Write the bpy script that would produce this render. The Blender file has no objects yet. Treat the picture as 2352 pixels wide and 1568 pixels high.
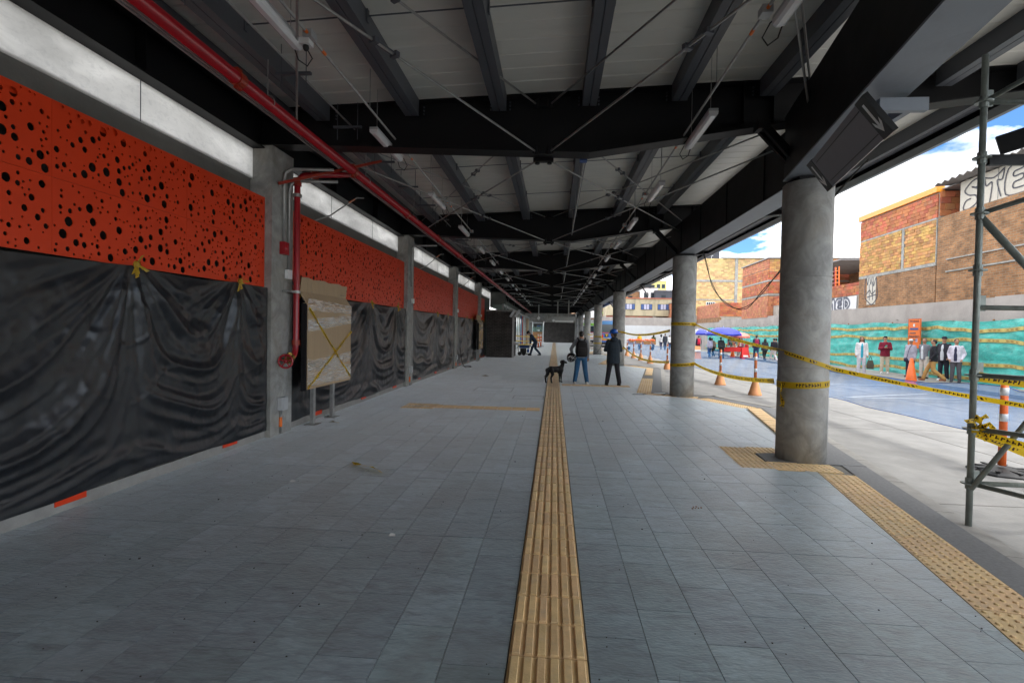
import bpy, bmesh, math, random
import numpy as np
from mathutils import Vector, Matrix, geometry
random.seed(7); RNG = np.random.default_rng(7)
sc = bpy.context.scene
COL = sc.collection
# ------------------------------------------------------------------ camera, sky, sun, exposure
cam = bpy.data.cameras.new('camera'); cam.sensor_width = 36.0; cam.lens = 36.0*1180/2352
cam.clip_start = 0.05; cam.clip_end = 3000
camo = bpy.data.objects.new('camera', cam); COL.objects.link(camo); sc.camera = camo
PSI, PIT, ROLL = math.radians(4.6786), math.radians(1.1972), 0.018
camo.matrix_world = Matrix.Translation((0, 0, 1.67)) @ (Matrix.Rotation(PSI, 4, 'Z') @ Matrix.Rotation(math.pi/2-PIT, 4, 'X') @ Matrix.Rotation(ROLL, 4, 'Z'))
sc.view_settings.view_transform = 'Standard'; sc.view_settings.look = 'None'
sc.view_settings.gamma = 1.0; sc.view_settings.use_curve_mapping = False
sc.view_settings.exposure = 2.35
sc.cycles.use_denoising = True; sc.cycles.max_bounces = 10; sc.cycles.transparent_max_bounces = 16
sc.cycles.diffuse_bounces = 7
SUN_EL, SUN_AZ = math.radians(62), math.radians(105)      # azimuth clockwise from +Y
world = bpy.data.worlds.new('World'); sc.world = world; world.use_nodes = True
def make_world():
    nt = world.node_tree; nt.nodes.clear(); N = nt.nodes.new; L = nt.links.new
    out = N('ShaderNodeOutputWorld'); bg = N('ShaderNodeBackground'); bg.inputs['Strength'].default_value = 0.15
    sky = N('ShaderNodeTexSky'); sky.sky_type = 'NISHITA'; sky.sun_disc = False
    sky.sun_elevation = SUN_EL; sky.sun_rotation = SUN_AZ; sky.altitude = 2500; sky.dust_density = 0.6
    tc = N('ShaderNodeTexCoord'); mp = N('ShaderNodeMapping'); mp.inputs['Scale'].default_value = (1.0, 1.0, 2.6)
    mp.inputs['Location'].default_value = (0.33, 0.12, 0.05)
    n1 = N('ShaderNodeTexNoise'); n1.inputs['Scale'].default_value = 4.2; n1.inputs['Detail'].default_value = 7; n1.inputs['Roughness'].default_value = 0.55
    r1 = N('ShaderNodeValToRGB'); r1.color_ramp.elements[0].position = 0.42; r1.color_ramp.elements[1].position = 0.49
    n2 = N('ShaderNodeTexNoise'); n2.inputs['Scale'].default_value = 3.0; n2.inputs['Detail'].default_value = 6
    r2 = N('ShaderNodeValToRGB'); r2.color_ramp.elements[0].position = 0.34; r2.color_ramp.elements[1].position = 0.56
    r2.color_ramp.elements[0].color = (1.9, 1.98, 2.1, 1); r2.color_ramp.elements[1].color = (6.2, 6.2, 6.15, 1)
    mx = N('ShaderNodeMix'); mx.data_type = 'RGBA'
    L(tc.outputs['Generated'], mp.inputs['Vector']); L(mp.outputs['Vector'], n1.inputs['Vector']); L(mp.outputs['Vector'], n2.inputs['Vector'])
    L(n1.outputs['Fac'], r1.inputs['Fac']); L(n2.outputs['Fac'], r2.inputs['Fac'])
    L(r1.outputs['Color'], mx.inputs['Factor']); gm = N('ShaderNodeMix'); gm.data_type = 'RGBA'; gm.blend_type = 'MULTIPLY'; gm.inputs['Factor'].default_value = 1; gm.inputs['B'].default_value = (0.16, 0.24, 0.3, 1); L(sky.outputs['Color'], gm.inputs['A']); L(gm.outputs['Result'], mx.inputs['A']); L(r2.outputs['Color'], mx.inputs['B'])
    L(mx.outputs['Result'], bg.inputs['Color']); L(bg.outputs['Background'], out.inputs['Surface'])
make_world()
sd = bpy.data.lights.new('sun', 'SUN'); sd.energy = 0.7; sd.angle = math.radians(14); sd.color = (1, 0.96, 0.9)
so = bpy.data.objects.new('sun', sd); COL.objects.link(so)
_d = Vector((math.sin(SUN_AZ)*math.cos(SUN_EL), math.cos(SUN_AZ)*math.cos(SUN_EL), math.sin(SUN_EL)))
so.rotation_euler = (-_d).to_track_quat('-Z', 'Y').to_euler(); so.location = _d*60

# ------------------------------------------------------------------ helpers
class MB:
    def __init__(s): s.v = []; s.f = []; s.m = []; s.uv = None
    def add(s, vs, fs, mi=0):
        o = len(s.v); s.v += [tuple(p) for p in vs]; s.f += [tuple(i+o for i in f) for f in fs]; s.m += [mi]*len(fs); return s
    def box(s, c, d, rz=0, mi=0, M=None):
        hx, hy, hz = d[0]/2, d[1]/2, d[2]/2
        P = [(-hx,-hy,-hz),(hx,-hy,-hz),(hx,hy,-hz),(-hx,hy,-hz),(-hx,-hy,hz),(hx,-hy,hz),(hx,hy,hz),(-hx,hy,hz)]
        if M is not None: P = [M @ Vector(p) for p in P]
        elif rz: cz, sz = math.cos(rz), math.sin(rz); P = [(p[0]*cz-p[1]*sz, p[0]*sz+p[1]*cz, p[2]) for p in P]
        P = [(p[0]+c[0], p[1]+c[1], p[2]+c[2]) for p in P]
        return s.add(P, [(0,3,2,1),(4,5,6,7),(0,1,5,4),(1,2,6,5),(2,3,7,6),(3,0,4,7)], mi)
    def bb(s, x0, x1, y0, y1, z0, z1, mi=0): return s.box(((x0+x1)/2,(y0+y1)/2,(z0+z1)/2),(abs(x1-x0),abs(y1-y0),abs(z1-z0)),0,mi)
    def bar(s, a, b, w, h, mi=0):
        a = Vector(a); b = Vector(b); d = b-a; q = d.to_track_quat('Y', 'Z').to_matrix()
        return s.box((a+b)/2, (w, d.length, h), 0, mi, q)
    def cyl(s, a, b, r, r2=None, n=10, mi=0, cap=True):
        a = Vector(a); b = Vector(b); r2 = r if r2 is None else r2
        q = (b-a).to_track_quat('Z', 'Y').to_matrix(); vs = []
        for p, rr in ((a, r), (b, r2)):
            for i in range(n):
                t = 2*math.pi*i/n; vs.append(p + q @ Vector((rr*math.cos(t), rr*math.sin(t), 0)))
        fs = [(i, (i+1) % n, n+(i+1) % n, n+i) for i in range(n)]
        if cap: fs += [tuple(range(n-1, -1, -1)), tuple(range(n, 2*n))]
        return s.add(vs, fs, mi)
    def tube(s, pts, r, n=6, mi=0):
        pts = [Vector(p) for p in pts]; vs = []; up = None
        for i, p in enumerate(pts):
            t = (pts[min(i+1, len(pts)-1)]-pts[max(i-1, 0)]).normalized()
            if up is None: up = t.orthogonal().normalized()
            up = (up - t*up.dot(t)).normalized(); w = t.cross(up)
            for k in range(n):
                a = 2*math.pi*k/n; vs.append(p+(up*math.cos(a)+w*math.sin(a))*r)
        fs = [(i*n+k, i*n+(k+1) % n, (i+1)*n+(k+1) % n, (i+1)*n+k) for i in range(len(pts)-1) for k in range(n)]
        fs += [tuple(range(n-1, -1, -1)), tuple(range((len(pts)-1)*n, len(pts)*n))]
        return s.add(vs, fs, mi)
    def prism(s, poly, z0, z1, mi=0):
        n = len(poly); vs = [(p[0], p[1], z0) for p in poly]+[(p[0], p[1], z1) for p in poly]
        return s.add(vs, [tuple(range(n-1, -1, -1)), tuple(range(n, 2*n))]+[(i, (i+1) % n, n+(i+1) % n, n+i) for i in range(n)], mi)
    def lathe(s, prof, n=16, c=(0,0,0), mi=0):
        vs = []; k = len(prof)
        for i in range(n):
            a = 2*math.pi*i/n
            vs += [(c[0]+r*math.cos(a), c[1]+r*math.sin(a), c[2]+z) for r, z in prof]
        fs = [(i*k+j, ((i+1) % n)*k+j, ((i+1) % n)*k+j+1, i*k+j+1) for i in range(n) for j in range(k-1)]
        return s.add(vs, fs, mi)
    def ell(s, c, r, nu=12, nv=8, M=None, mi=0):
        vs = []; fs = []
        for j in range(nv+1):
            ph = math.pi*j/nv
            for i in range(nu):
                a = 2*math.pi*i/nu
                p = Vector((r[0]*math.sin(ph)*math.cos(a), r[1]*math.sin(ph)*math.sin(a), r[2]*math.cos(ph)))
                if M is not None: p = M @ p
                vs.append((c[0]+p.x, c[1]+p.y, c[2]+p.z))
        for j in range(nv):
            for i in range(nu): fs.append((j*nu+i, (j+1)*nu+i, (j+1)*nu+(i+1) % nu, j*nu+(i+1) % nu))
        return s.add(vs, fs, mi)
    def mesh(s, name, mats, smooth=False):
        me = bpy.data.meshes.new(name); me.from_pydata(s.v, [], s.f)
        for m in (mats if isinstance(mats, (list, tuple)) else [mats]): me.materials.append(m)
        if any(s.m): me.polygons.foreach_set('material_index', s.m)
        if smooth: me.polygons.foreach_set('use_smooth', [True]*len(s.f))
        if s.uv:
            ul = me.uv_layers.new(name='UVMap'); fl = [c for p in me.loops for c in s.uv[p.vertex_index]]; ul.data.foreach_set('uv', fl)
        me.update(); return me
    def build(s, name, mats, parent=None, smooth=False, loc=None):
        return link(name, s.mesh(name, mats, smooth), parent, loc)
def link(name, data, parent=None, loc=None, rot=None):
    o = bpy.data.objects.new(name, data); COL.objects.link(o)
    if parent is not None: o.parent = parent
    if loc is not None: o.location = loc
    if rot is not None: o.rotation_euler = rot
    return o
def tag(o, label, cat, group=None):
    o['label'] = label; o['category'] = cat
    if group: o['group'] = group
    return o
def thing(name, label, cat, loc=(0,0,0), rz=0, group=None):
    o = link(name, None, None, loc, (0,0,rz)); o.empty_display_size = 0.1; return tag(o, label, cat, group)
def struct(o): o['kind'] = 'structure'; return o
def stuff(o): o['kind'] = 'stuff'; return o
def copy_tree(o, parent=None):
    c = o.copy(); COL.objects.link(c); c.parent = parent
    for ch in o.children: copy_tree(ch, c)
    return c
ORD = ['nearest', 'second', 'third', 'fourth', 'fifth', 'sixth', 'seventh', 'eighth', 'ninth', 'tenth', 'eleventh', 'twelfth']

# ------------------------------------------------------------------ materials
def mat(name, col, rough=0.6, var=0.15, scale=6.0, bump=0.0, bscale=40.0, metal=0.0, col2=None, isl=0.0, spec=0.5, stain=None, stretch=(1,1,1), coord='Object', detail=6, coat=0, sheen=0.0, dist=0.0, big=None):
    m = bpy.data.materials.new(name); m.use_nodes = True; nt = m.node_tree; N = nt.nodes.new; L = nt.links.new
    b = nt.nodes['Principled BSDF']; b.inputs['Roughness'].default_value = rough; b.inputs['Metallic'].default_value = metal
    b.inputs['Specular IOR Level'].default_value = spec; b.inputs['Coat Weight'].default_value = coat; b.inputs['Sheen Weight'].default_value = sheen; b.inputs['Sheen Roughness'].default_value = 0.24
    tc = N('ShaderNodeTexCoord'); mp = N('ShaderNodeMapping'); mp.inputs['Scale'].default_value = stretch
    if coord == 'World':
        gp = N('ShaderNodeNewGeometry'); src = gp.outputs['Position']
        if isl:
            o1 = N('ShaderNodeObjectInfo'); a1 = N('ShaderNodeMath'); a1.operation = 'ADD'; L(o1.outputs['Random'], a1.inputs[0]); L(gp.outputs['Random Per Island'], a1.inputs[1])
            va = N('ShaderNodeVectorMath'); va.operation = 'MULTIPLY_ADD'; va.inputs[1].default_value = (37, 53, 29); L(a1.outputs[0], va.inputs[0]); L(src, va.inputs[2]); src = va.outputs[0]
    else: src = tc.outputs[coord]
    L(src, mp.inputs['Vector'])
    nz = N('ShaderNodeTexNoise'); nz.inputs['Scale'].default_value = scale; nz.inputs['Detail'].default_value = detail; nz.inputs['Roughness'].default_value = 0.6; nz.inputs['Distortion'].default_value = dist
    L(mp.outputs['Vector'], nz.inputs['Vector'])
    rp = N('ShaderNodeValToRGB'); rp.color_ramp.elements[0].position = 0.3; rp.color_ramp.elements[1].position = 0.7
    c2 = col2 or tuple(min(1, c*(1+var)) for c in col)
    rp.color_ramp.elements[0].color = (*[c*(1-var) for c in col], 1); rp.color_ramp.elements[1].color = (*c2, 1)
    L(nz.outputs['Fac'], rp.inputs['Fac']); cur = rp.outputs['Color']
    if isl:
        g = N('ShaderNodeNewGeometry'); oi = N('ShaderNodeObjectInfo'); ad = N('ShaderNodeMath'); ad.operation = 'ADD'; fr = N('ShaderNodeMath'); fr.operation = 'FRACT'
        L(g.outputs['Random Per Island'], ad.inputs[0]); L(oi.outputs['Random'], ad.inputs[1]); L(ad.outputs[0], fr.inputs[0])
        mr = N('ShaderNodeMapRange'); mr.inputs['To Min'].default_value = 1-isl; mr.inputs['To Max'].default_value = 1+isl*0.7
        L(fr.outputs[0], mr.inputs['Value'])
        hv = N('ShaderNodeHueSaturation'); L(mr.outputs[0], hv.inputs['Value']); L(cur, hv.inputs['Color'])
        f2 = N('ShaderNodeMath'); f2.operation = 'MULTIPLY'; f2.inputs[1].default_value = 7.31; f3 = N('ShaderNodeMath'); f3.operation = 'FRACT'
        L(fr.outputs[0], f2.inputs[0]); L(f2.outputs[0], f3.inputs[0])
        m2 = N('ShaderNodeMapRange'); m2.inputs['To Min'].default_value = 0.5-isl*0.06; m2.inputs['To Max'].default_value = 0.5+isl*0.06
        L(f3.outputs[0], m2.inputs['Value']); L(m2.outputs[0], hv.inputs['Hue']); cur = hv.outputs['Color']
    if stain:
        sc_, sx, amt, scol = stain
        mp2 = N('ShaderNodeMapping'); mp2.inputs['Scale'].default_value = sx; L(src, mp2.inputs['Vector'])
        n3 = N('ShaderNodeTexNoise'); n3.inputs['Scale'].default_value = sc_; n3.inputs['Detail'].default_value = 8; n3.inputs['Roughness'].default_value = 0.7; n3.inputs['Distortion'].default_value = 0.6
        L(mp2.outputs['Vector'], n3.inputs['Vector'])
        r3 = N('ShaderNodeValToRGB'); r3.color_ramp.elements[0].position = 0.5; r3.color_ramp.elements[1].position = 0.72
        r3.color_ramp.elements[0].color = (0,0,0,1); r3.color_ramp.elements[1].color = (amt,amt,amt,1); L(n3.outputs['Fac'], r3.inputs['Fac'])
        mx = N('ShaderNodeMix'); mx.data_type = 'RGBA'; L(r3.outputs['Color'], mx.inputs['Factor']); L(cur, mx.inputs['A']); mx.inputs['B'].default_value = (*scol, 1); cur = mx.outputs['Result']
    if big:
        gq = N('ShaderNodeNewGeometry'); n4 = N('ShaderNodeTexNoise'); n4.inputs['Scale'].default_value = big[0]; n4.inputs['Detail'].default_value = 9; n4.inputs['Roughness'].default_value = 0.65; n4.inputs['Distortion'].default_value = 0.7; L(gq.outputs['Position'], n4.inputs['Vector'])
        r4 = N('ShaderNodeValToRGB'); r4.color_ramp.elements[0].position = 0.44; r4.color_ramp.elements[1].position = 0.68; r4.color_ramp.elements[0].color = (0,0,0,1); r4.color_ramp.elements[1].color = (big[1],)*3+(1,); L(n4.outputs['Fac'], r4.inputs['Fac'])
        m4 = N('ShaderNodeMix'); m4.data_type = 'RGBA'; L(r4.outputs['Color'], m4.inputs['Factor']); L(cur, m4.inputs['A']); m4.inputs['B'].default_value = (*big[2], 1); cur = m4.outputs['Result']
    L(cur, b.inputs['Base Color'])
    if bump:
        n2 = N('ShaderNodeTexNoise'); n2.inputs['Scale'].default_value = bscale; n2.inputs['Detail'].default_value = 5; L(mp.outputs['Vector'], n2.inputs['Vector'])
        bp = N('ShaderNodeBump'); bp.inputs['Strength'].default_value = bump; bp.inputs['Distance'].default_value = 0.02; L(n2.outputs['Fac'], bp.inputs['Height']); L(bp.outputs['Normal'], b.inputs['Normal'])
        rr = N('ShaderNodeMapRange'); rr.inputs['To Min'].default_value = max(0.03, rough-0.1); rr.inputs['To Max'].default_value = min(1, rough+0.12); L(nz.outputs['Fac'], rr.inputs['Value']); L(rr.outputs[0], b.inputs['Roughness'])
    return m
def brickmat(name, c1, c2, mortar, bw, rh, scale=1.0, coord_rot=None, msize=0.012):
    m = bpy.data.materials.new(name); m.use_nodes = True; nt = m.node_tree; N = nt.nodes.new; L = nt.links.new; b = nt.nodes['Principled BSDF']; b.inputs['Roughness'].default_value = 0.9
    tc = N('ShaderNodeTexCoord'); sp = N('ShaderNodeSeparateXYZ'); L(tc.outputs['Object'], sp.inputs[0]); cb = N('ShaderNodeCombineXYZ')
    ad = N('ShaderNodeMath'); ad.operation = 'ADD'; L(sp.outputs['X'], ad.inputs[0]); L(sp.outputs['Y'], ad.inputs[1])
    L(ad.outputs[0], cb.inputs['X']); L(sp.outputs['Z'], cb.inputs['Y'])
    wn = N('ShaderNodeTexNoise'); wn.inputs['Scale'].default_value = 2.5; wn.inputs['Detail'].default_value = 3; L(tc.outputs['Object'], wn.inputs['Vector'])
    vm = N('ShaderNodeVectorMath'); vm.operation = 'MULTIPLY_ADD'; vm.inputs[1].default_value = (0.05, 0.05, 0); L(wn.outputs['Color'], vm.inputs[0]); L(cb.outputs[0], vm.inputs[2])
    bt = N('ShaderNodeTexBrick'); L(vm.outputs[0], bt.inputs['Vector']); bt.inputs['Scale'].default_value = scale; bt.inputs['Brick Width'].default_value = bw; bt.inputs['Row Height'].default_value = rh
    bt.inputs['Mortar Size'].default_value = msize; bt.inputs['Mortar Smooth'].default_value = 0.3
    bt.inputs['Color1'].default_value = (*c1, 1); bt.inputs['Color2'].default_value = (*c2, 1); bt.inputs['Mortar'].default_value = (*mortar, 1)
    nz = N('ShaderNodeTexNoise'); nz.inputs['Scale'].default_value = 1.6; nz.inputs['Detail'].default_value = 9; nz.inputs['Roughness'].default_value = 0.7; L(tc.outputs['Object'], nz.inputs['Vector'])
    mr = N('ShaderNodeMapRange'); mr.inputs['From Min'].default_value = 0.3; mr.inputs['From Max'].default_value = 0.7; mr.inputs['To Min'].default_value = 0.5; mr.inputs['To Max'].default_value = 1.35; L(nz.outputs['Fac'], mr.inputs['Value'])
    hv = N('ShaderNodeHueSaturation'); L(bt.outputs['Color'], hv.inputs['Color']); L(mr.outputs[0], hv.inputs['Value']); L(hv.outputs['Color'], b.inputs['Base Color'])
    bp = N('ShaderNodeBump'); bp.inputs['Strength'].default_value = 0.8; bp.inputs['Distance'].default_value = 0.02; L(bt.outputs['Fac'], bp.inputs['Height']); bp.invert = True; L(bp.outputs['Normal'], b.inputs['Normal'])
    return m
def mixtrans(name, col, fac, rough=0.4, transl=0.0, noise=None):
    """a see-through material: fac of it solid, the rest clear"""
    m = bpy.data.materials.new(name); m.use_nodes = True; nt = m.node_tree; nt.nodes.clear(); N = nt.nodes.new; L = nt.links.new
    out = N('ShaderNodeOutputMaterial'); tr = N('ShaderNodeBsdfTransparent'); df = N('ShaderNodeBsdfPrincipled'); df.inputs['Base Color'].default_value = (*col, 1); df.inputs['Roughness'].default_value = rough
    cur = df.outputs[0]
    if transl:
        tl = N('ShaderNodeBsdfTranslucent'); tl.inputs['Color'].default_value = (*col, 1); m1 = N('ShaderNodeMixShader'); m1.inputs[0].default_value = transl; L(df.outputs[0], m1.inputs[1]); L(tl.outputs[0], m1.inputs[2]); cur = m1.outputs[0]
    mx = N('ShaderNodeMixShader'); mx.inputs[0].default_value = fac; L(tr.outputs[0], mx.inputs[1]); L(cur, mx.inputs[2]); L(mx.outputs[0], out.inputs['Surface'])
    if noise:
        tc = N('ShaderNodeTexCoord'); mp = N('ShaderNodeMapping'); mp.inputs['Scale'].default_value = noise[1]; nz = N('ShaderNodeTexNoise'); nz.inputs['Scale'].default_value = noise[0]; nz.inputs['Detail'].default_value = 6
        mr = N('ShaderNodeMapRange'); mr.inputs['From Min'].default_value = 0.3; mr.inputs['From Max'].default_value = 0.7; mr.inputs['To Min'].default_value = fac*noise[2]; mr.inputs['To Max'].default_value = min(1, fac*noise[3])
        L(tc.outputs['Object'], mp.inputs[0]); L(mp.outputs[0], nz.inputs['Vector']); L(nz.outputs['Fac'], mr.inputs['Value']); L(mr.outputs[0], mx.inputs[0])
    return m
def tapemat():
    m = bpy.data.materials.new('caution_tape'); m.use_nodes = True; nt = m.node_tree; N = nt.nodes.new; L = nt.links.new; b = nt.nodes['Principled BSDF']; b.inputs['Roughness'].default_value = 0.35
    uv = N('ShaderNodeUVMap'); sp = N('ShaderNodeSeparateXYZ'); L(uv.outputs[0], sp.inputs[0])
    def M(op, a, bb=None):
        n = N('ShaderNodeMath'); n.operation = op
        for i, x in enumerate((a, bb)):
            if x is None: continue
            if isinstance(x, (int, float)): n.inputs[i].default_value = x
            else: L(x, n.inputs[i])
        return n.outputs[0]
    u = M('FRACT', M('DIVIDE', sp.outputs['X'], 0.62)); v = sp.outputs['Y']
    inv = M('MULTIPLY', M('GREATER_THAN', v, 0.24), M('LESS_THAN', v, 0.76))
    s = M('FRACT', M('MULTIPLY', M('ADD', u, M('MULTIPLY', v, 0.07)), 13.0))
    stripes = M('MULTIPLY', M('MULTIPLY', M('GREATER_THAN', u, 0.66), M('LESS_THAN', u, 0.82)), M('LESS_THAN', s, 0.5))
    lt = M('FRACT', M('MULTIPLY', u, 17.0)); cells = M('FLOOR', M('MULTIPLY', u, 17.0))
    hb = M('FRACT', M('MULTIPLY', M('SINE', M('MULTIPLY', cells, 12.9898)), 437.5)); mid = M('GREATER_THAN', M('ABSOLUTE', M('SUBTRACT', v, M('ADD', 0.3, M('MULTIPLY', hb, 0.4)))), 0.1)
    stem = M('LESS_THAN', lt, 0.32); fill = M('MULTIPLY', M('SUBTRACT', 1.0, mid), M('LESS_THAN', lt, 0.74))
    letters = M('MULTIPLY', M('MAXIMUM', stem, fill), M('MULTIPLY', M('GREATER_THAN', u, 0.06), M('LESS_THAN', u, 0.55)))
    k = M('MULTIPLY', inv, M('MAXIMUM', stripes, letters))
    mx = N('ShaderNodeMix'); mx.data_type = 'RGBA'; mx.inputs['A'].default_value = (0.75, 0.5, 0.015, 1); mx.inputs['B'].default_value = (0.04, 0.012, 0.01, 1); L(k, mx.inputs['Factor']); L(mx.outputs['Result'], b.inputs['Base Color'])
    tl = N('ShaderNodeBsdfTranslucent'); L(mx.outputs['Result'], tl.inputs['Color']); ms = N('ShaderNodeMixShader'); ms.inputs[0].default_value = 0.42; L(b.outputs[0], ms.inputs[1]); L(tl.outputs[0], ms.inputs[2]); L(ms.outputs[0], nt.nodes['Material Output'].inputs['Surface'])
    return m
K = {}
K['slate'] = mat('slate_tile', (0.275, 0.345, 0.378), 0.36, 0.24, 9.0, 0.3, 45, isl=0.17, stain=(6.0, (0.7, 2.6, 1), 0.75, (0.13, 0.15, 0.162)), sheen=0.8, dist=1.2, big=(0.8, 0.5, (0.17, 0.172, 0.165)), coord='World', stretch=(0.6, 1.5, 1))
K['grout'] = mat('grout', (0.17, 0.165, 0.15), 0.95, 0.2, 8)
K['tactile'] = mat('tactile_paving', (0.72, 0.5, 0.25), 0.7, 0.14, 9, 0.2, 80, isl=0.13, coord='World', stain=(5, (1,1,1), 0.5, (0.5, 0.41, 0.3)), sheen=0.3)
K['kerbgrey'] = mat('grey_granite', (0.17, 0.172, 0.175), 0.8, 0.2, 30, 0.1, 80)
K['kerb'] = mat('kerb_concrete', (0.3, 0.29, 0.27), 0.85, 0.15, 5, 0.2, 40, stain=(1.5, (1,1,1), 0.6, (0.22, 0.2, 0.18)))
K['road'] = mat('road_concrete', (0.27, 0.265, 0.255), 0.85, 0.18, 2.2, 0.2, 30, stain=(0.7, (1, 0.4, 1), 0.65, (0.155, 0.152, 0.147)), detail=10)
K['roadjoint'] = mat('road_joint', (0.2, 0.19, 0.18), 0.9)
K['white'] = mat('white_paint', (0.6, 0.6, 0.58), 0.6, 0.1, 6, stain=(8, (1,1,1), 0.5, (0.45, 0.44, 0.42)))
K['concrete'] = mat('column_concrete', (0.33, 0.33, 0.315), 0.7, 0.34, 2.6, 0.2, 25, stain=(1.6, (1, 1, 0.55), 0.8, (0.15, 0.15, 0.145)), detail=12, dist=1.6, big=(1.3, 0.3, (0.3, 0.24, 0.16)))
K['concrete2'] = mat('wall_concrete', (0.14, 0.142, 0.132), 0.85, 0.16, 1.5, 0.15, 25, stain=(1.2, (1, 1, 0.5), 0.5, (0.09, 0.09, 0.085)))
K['retaining'] = mat('old_render', (0.4, 0.365, 0.34), 0.9, 0.2, 0.8, 0.3, 14, stain=(0.9, (1.2, 1.2, 0.5), 0.6, (0.3, 0.27, 0.25)), detail=9)
K['steel'] = mat('dark_painted_steel', (0.012, 0.012, 0.0135), 0.5, 0.15, 3, 0.03, 30, spec=0.22)
K['steel2'] = mat('grey_painted_steel', (0.085, 0.092, 0.108), 0.45, 0.1, 3, 0.03, 30)
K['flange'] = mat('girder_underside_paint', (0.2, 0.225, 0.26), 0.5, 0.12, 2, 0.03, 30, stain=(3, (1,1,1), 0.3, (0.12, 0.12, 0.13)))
K['galv'] = mat('galvanised_steel', (0.38, 0.38, 0.37), 0.42, 0.15, 12, metal=0.6)
K['black'] = mat('black_rubber', (0.015, 0.015, 0.016), 0.55, 0.2, 10)
K['deck'] = mat('roof_sheet', (0.7, 0.69, 0.64), 0.4, 0.05, 1.0, 0.03, 12, stain=(1.4, (0.4, 3, 1), 0.3, (0.5, 0.49, 0.45)))
K['orange'] = mat('orange_panel', (0.72, 0.045, 0.004), 0.45, 0.06, 2)
K['cavity'] = mat('cavity_shade', (0.05, 0.048, 0.045), 0.9, 0.3, 2)  # shade of the hollow behind the panel holes, put into the colour
K['plastic'] = mat('black_plastic_sheet', (0.015, 0.0165, 0.02), 0.36, 0.2, 4, 0.2, 9, spec=0.65, stretch=(1, 1.3, 0.5), dist=0.5)
K['red'] = mat('red_pipe_paint', (0.36, 0.008, 0.016), 0.32, 0.08, 4, coat=0.3)
K['redc'] = mat('red_coupling', (0.33, 0.03, 0.012), 0.4, 0.1, 8)
K['brass'] = mat('brass', (0.35, 0.22, 0.06), 0.35, 0.2, 8, metal=0.8)
K['orng'] = mat('orange_band', (0.8, 0.17, 0.02), 0.5, 0.05, 5)
K['card'] = mat('cardboard', (0.47, 0.335, 0.205), 0.85, 0.07, 2, 0.12, 14, stretch=(1, 12, 0.6))
K['wrap'] = mixtrans('stretch_wrap', (0.85, 0.82, 0.76), 0.33, 0.15, noise=(3.5, (1, 1.2, 16), 0.1, 2.0))
K['lampbody'] = mat('lamp_body', (0.45, 0.46, 0.47), 0.4, 0.05, 5)
K['lens'] = mat('lamp_diffuser', (0.78, 0.78, 0.8), 0.18, 0.04, 3)
K['scaf'] = mat('scaffold_tube', (0.24, 0.27, 0.25), 0.45, 0.25, 6, 0.1, 30, metal=0.35, stain=(9, (1,1,0.4), 0.6, (0.09, 0.075, 0.06)))
K['tape'] = tapemat()
K['poly'] = mat('clerestory_film', (0.74, 0.73, 0.71), 0.25, 0.2, 1.3, 0.1, 20, stretch=(1, 0.5, 1.6), dist=0.8, stain=(22, (1, 0.6, 1), 0.35, (0.4, 0.4, 0.4)))
def _tl(m):
    nt = m.node_tree; b = nt.nodes['Principled BSDF']; tl = nt.nodes.new('ShaderNodeBsdfTranslucent'); nt.links.new(b.inputs['Base Color'].links[0].from_socket, tl.inputs['Color']); ms = nt.nodes.new('ShaderNodeMixShader'); ms.inputs[0].default_value = 0.8; nt.links.new(b.outputs[0], ms.inputs[1]); nt.links.new(tl.outputs[0], ms.inputs[2]); nt.links.new(ms.outputs[0], nt.nodes['Material Output'].inputs['Surface'])
_tl(K['poly'])
K['net'] = mixtrans('blue_safety_net', (0.035, 0.24, 0.6), 0.42, 0.8, transl=0.5, noise=(3, (1, 1, 1), 0.85, 1.15))
K['signblack'] = mat('sign_black', (0.01, 0.01, 0.011), 0.35, 0.1, 5)
K['signgrey'] = mat('sign_grey', (0.2, 0.19, 0.21), 0.45, 0.05, 3)
K['signwhite'] = mat('sign_white', (0.8, 0.8, 0.8), 0.5, 0.03, 5)
K['cone'] = mat('cone_orange', (0.85, 0.16, 0.03), 0.5, 0.12, 5)
K['conepale'] = mat('cone_faded', (0.72, 0.32, 0.14), 0.6, 0.1, 5)
K['delin'] = mat('delineator_orange', (0.5, 0.13, 0.03), 0.5, 0.15, 6)
K['refl'] = mat('reflective_band', (0.75, 0.76, 0.76), 0.35, 0.05, 5)
K['teal'] = mat('teal_shade_mesh', (0.06, 0.5, 0.44), 0.5, 0.25, 3.0, 0.8, 9, stretch=(1, 1, 1.6), stain=(2.6, (1, 0.5, 3.5), 0.6, (0.32, 0.6, 0.56)), big=(1.1, 0.55, (0.05, 0.25, 0.24)))
K['tealtape'] = mat('printed_tape_on_mesh', (0.62, 0.5, 0.16), 0.6, 0.15, 6)
K['tapeprint'] = mat('tape_print', (0.4, 0.25, 0.08), 0.7, 0.2, 20)
K['brickdark'] = brickmat('dark_brick', (0.05, 0.045, 0.042), (0.075, 0.066, 0.06), (0.14, 0.13, 0.12), 0.3, 0.09)
K['brickold'] = brickmat('old_brown_brick', (0.42, 0.2, 0.085), (0.25, 0.12, 0.055), (0.3, 0.23, 0.15), 0.27, 0.09)
K['brickyel'] = mat('yellow_clay_block', (0.53, 0.28, 0.095), 0.85, 0.13, 5, 0.15, 30, coord='World', isl=0.32, stain=(2, (1,1,1), 0.55, (0.3, 0.23, 0.17)))
K['brickcream'] = mat('cream_clay_block', (0.6, 0.41, 0.2), 0.85, 0.1, 5, 0.1, 30, coord='World', isl=0.28)
K['brickred'] = mat('red_clay_block', (0.46, 0.15, 0.065), 0.85, 0.12, 5, 0.15, 30, stain=(2, (1,1,1), 0.5, (0.3, 0.2, 0.15)), coord='World', isl=0.28)
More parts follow.
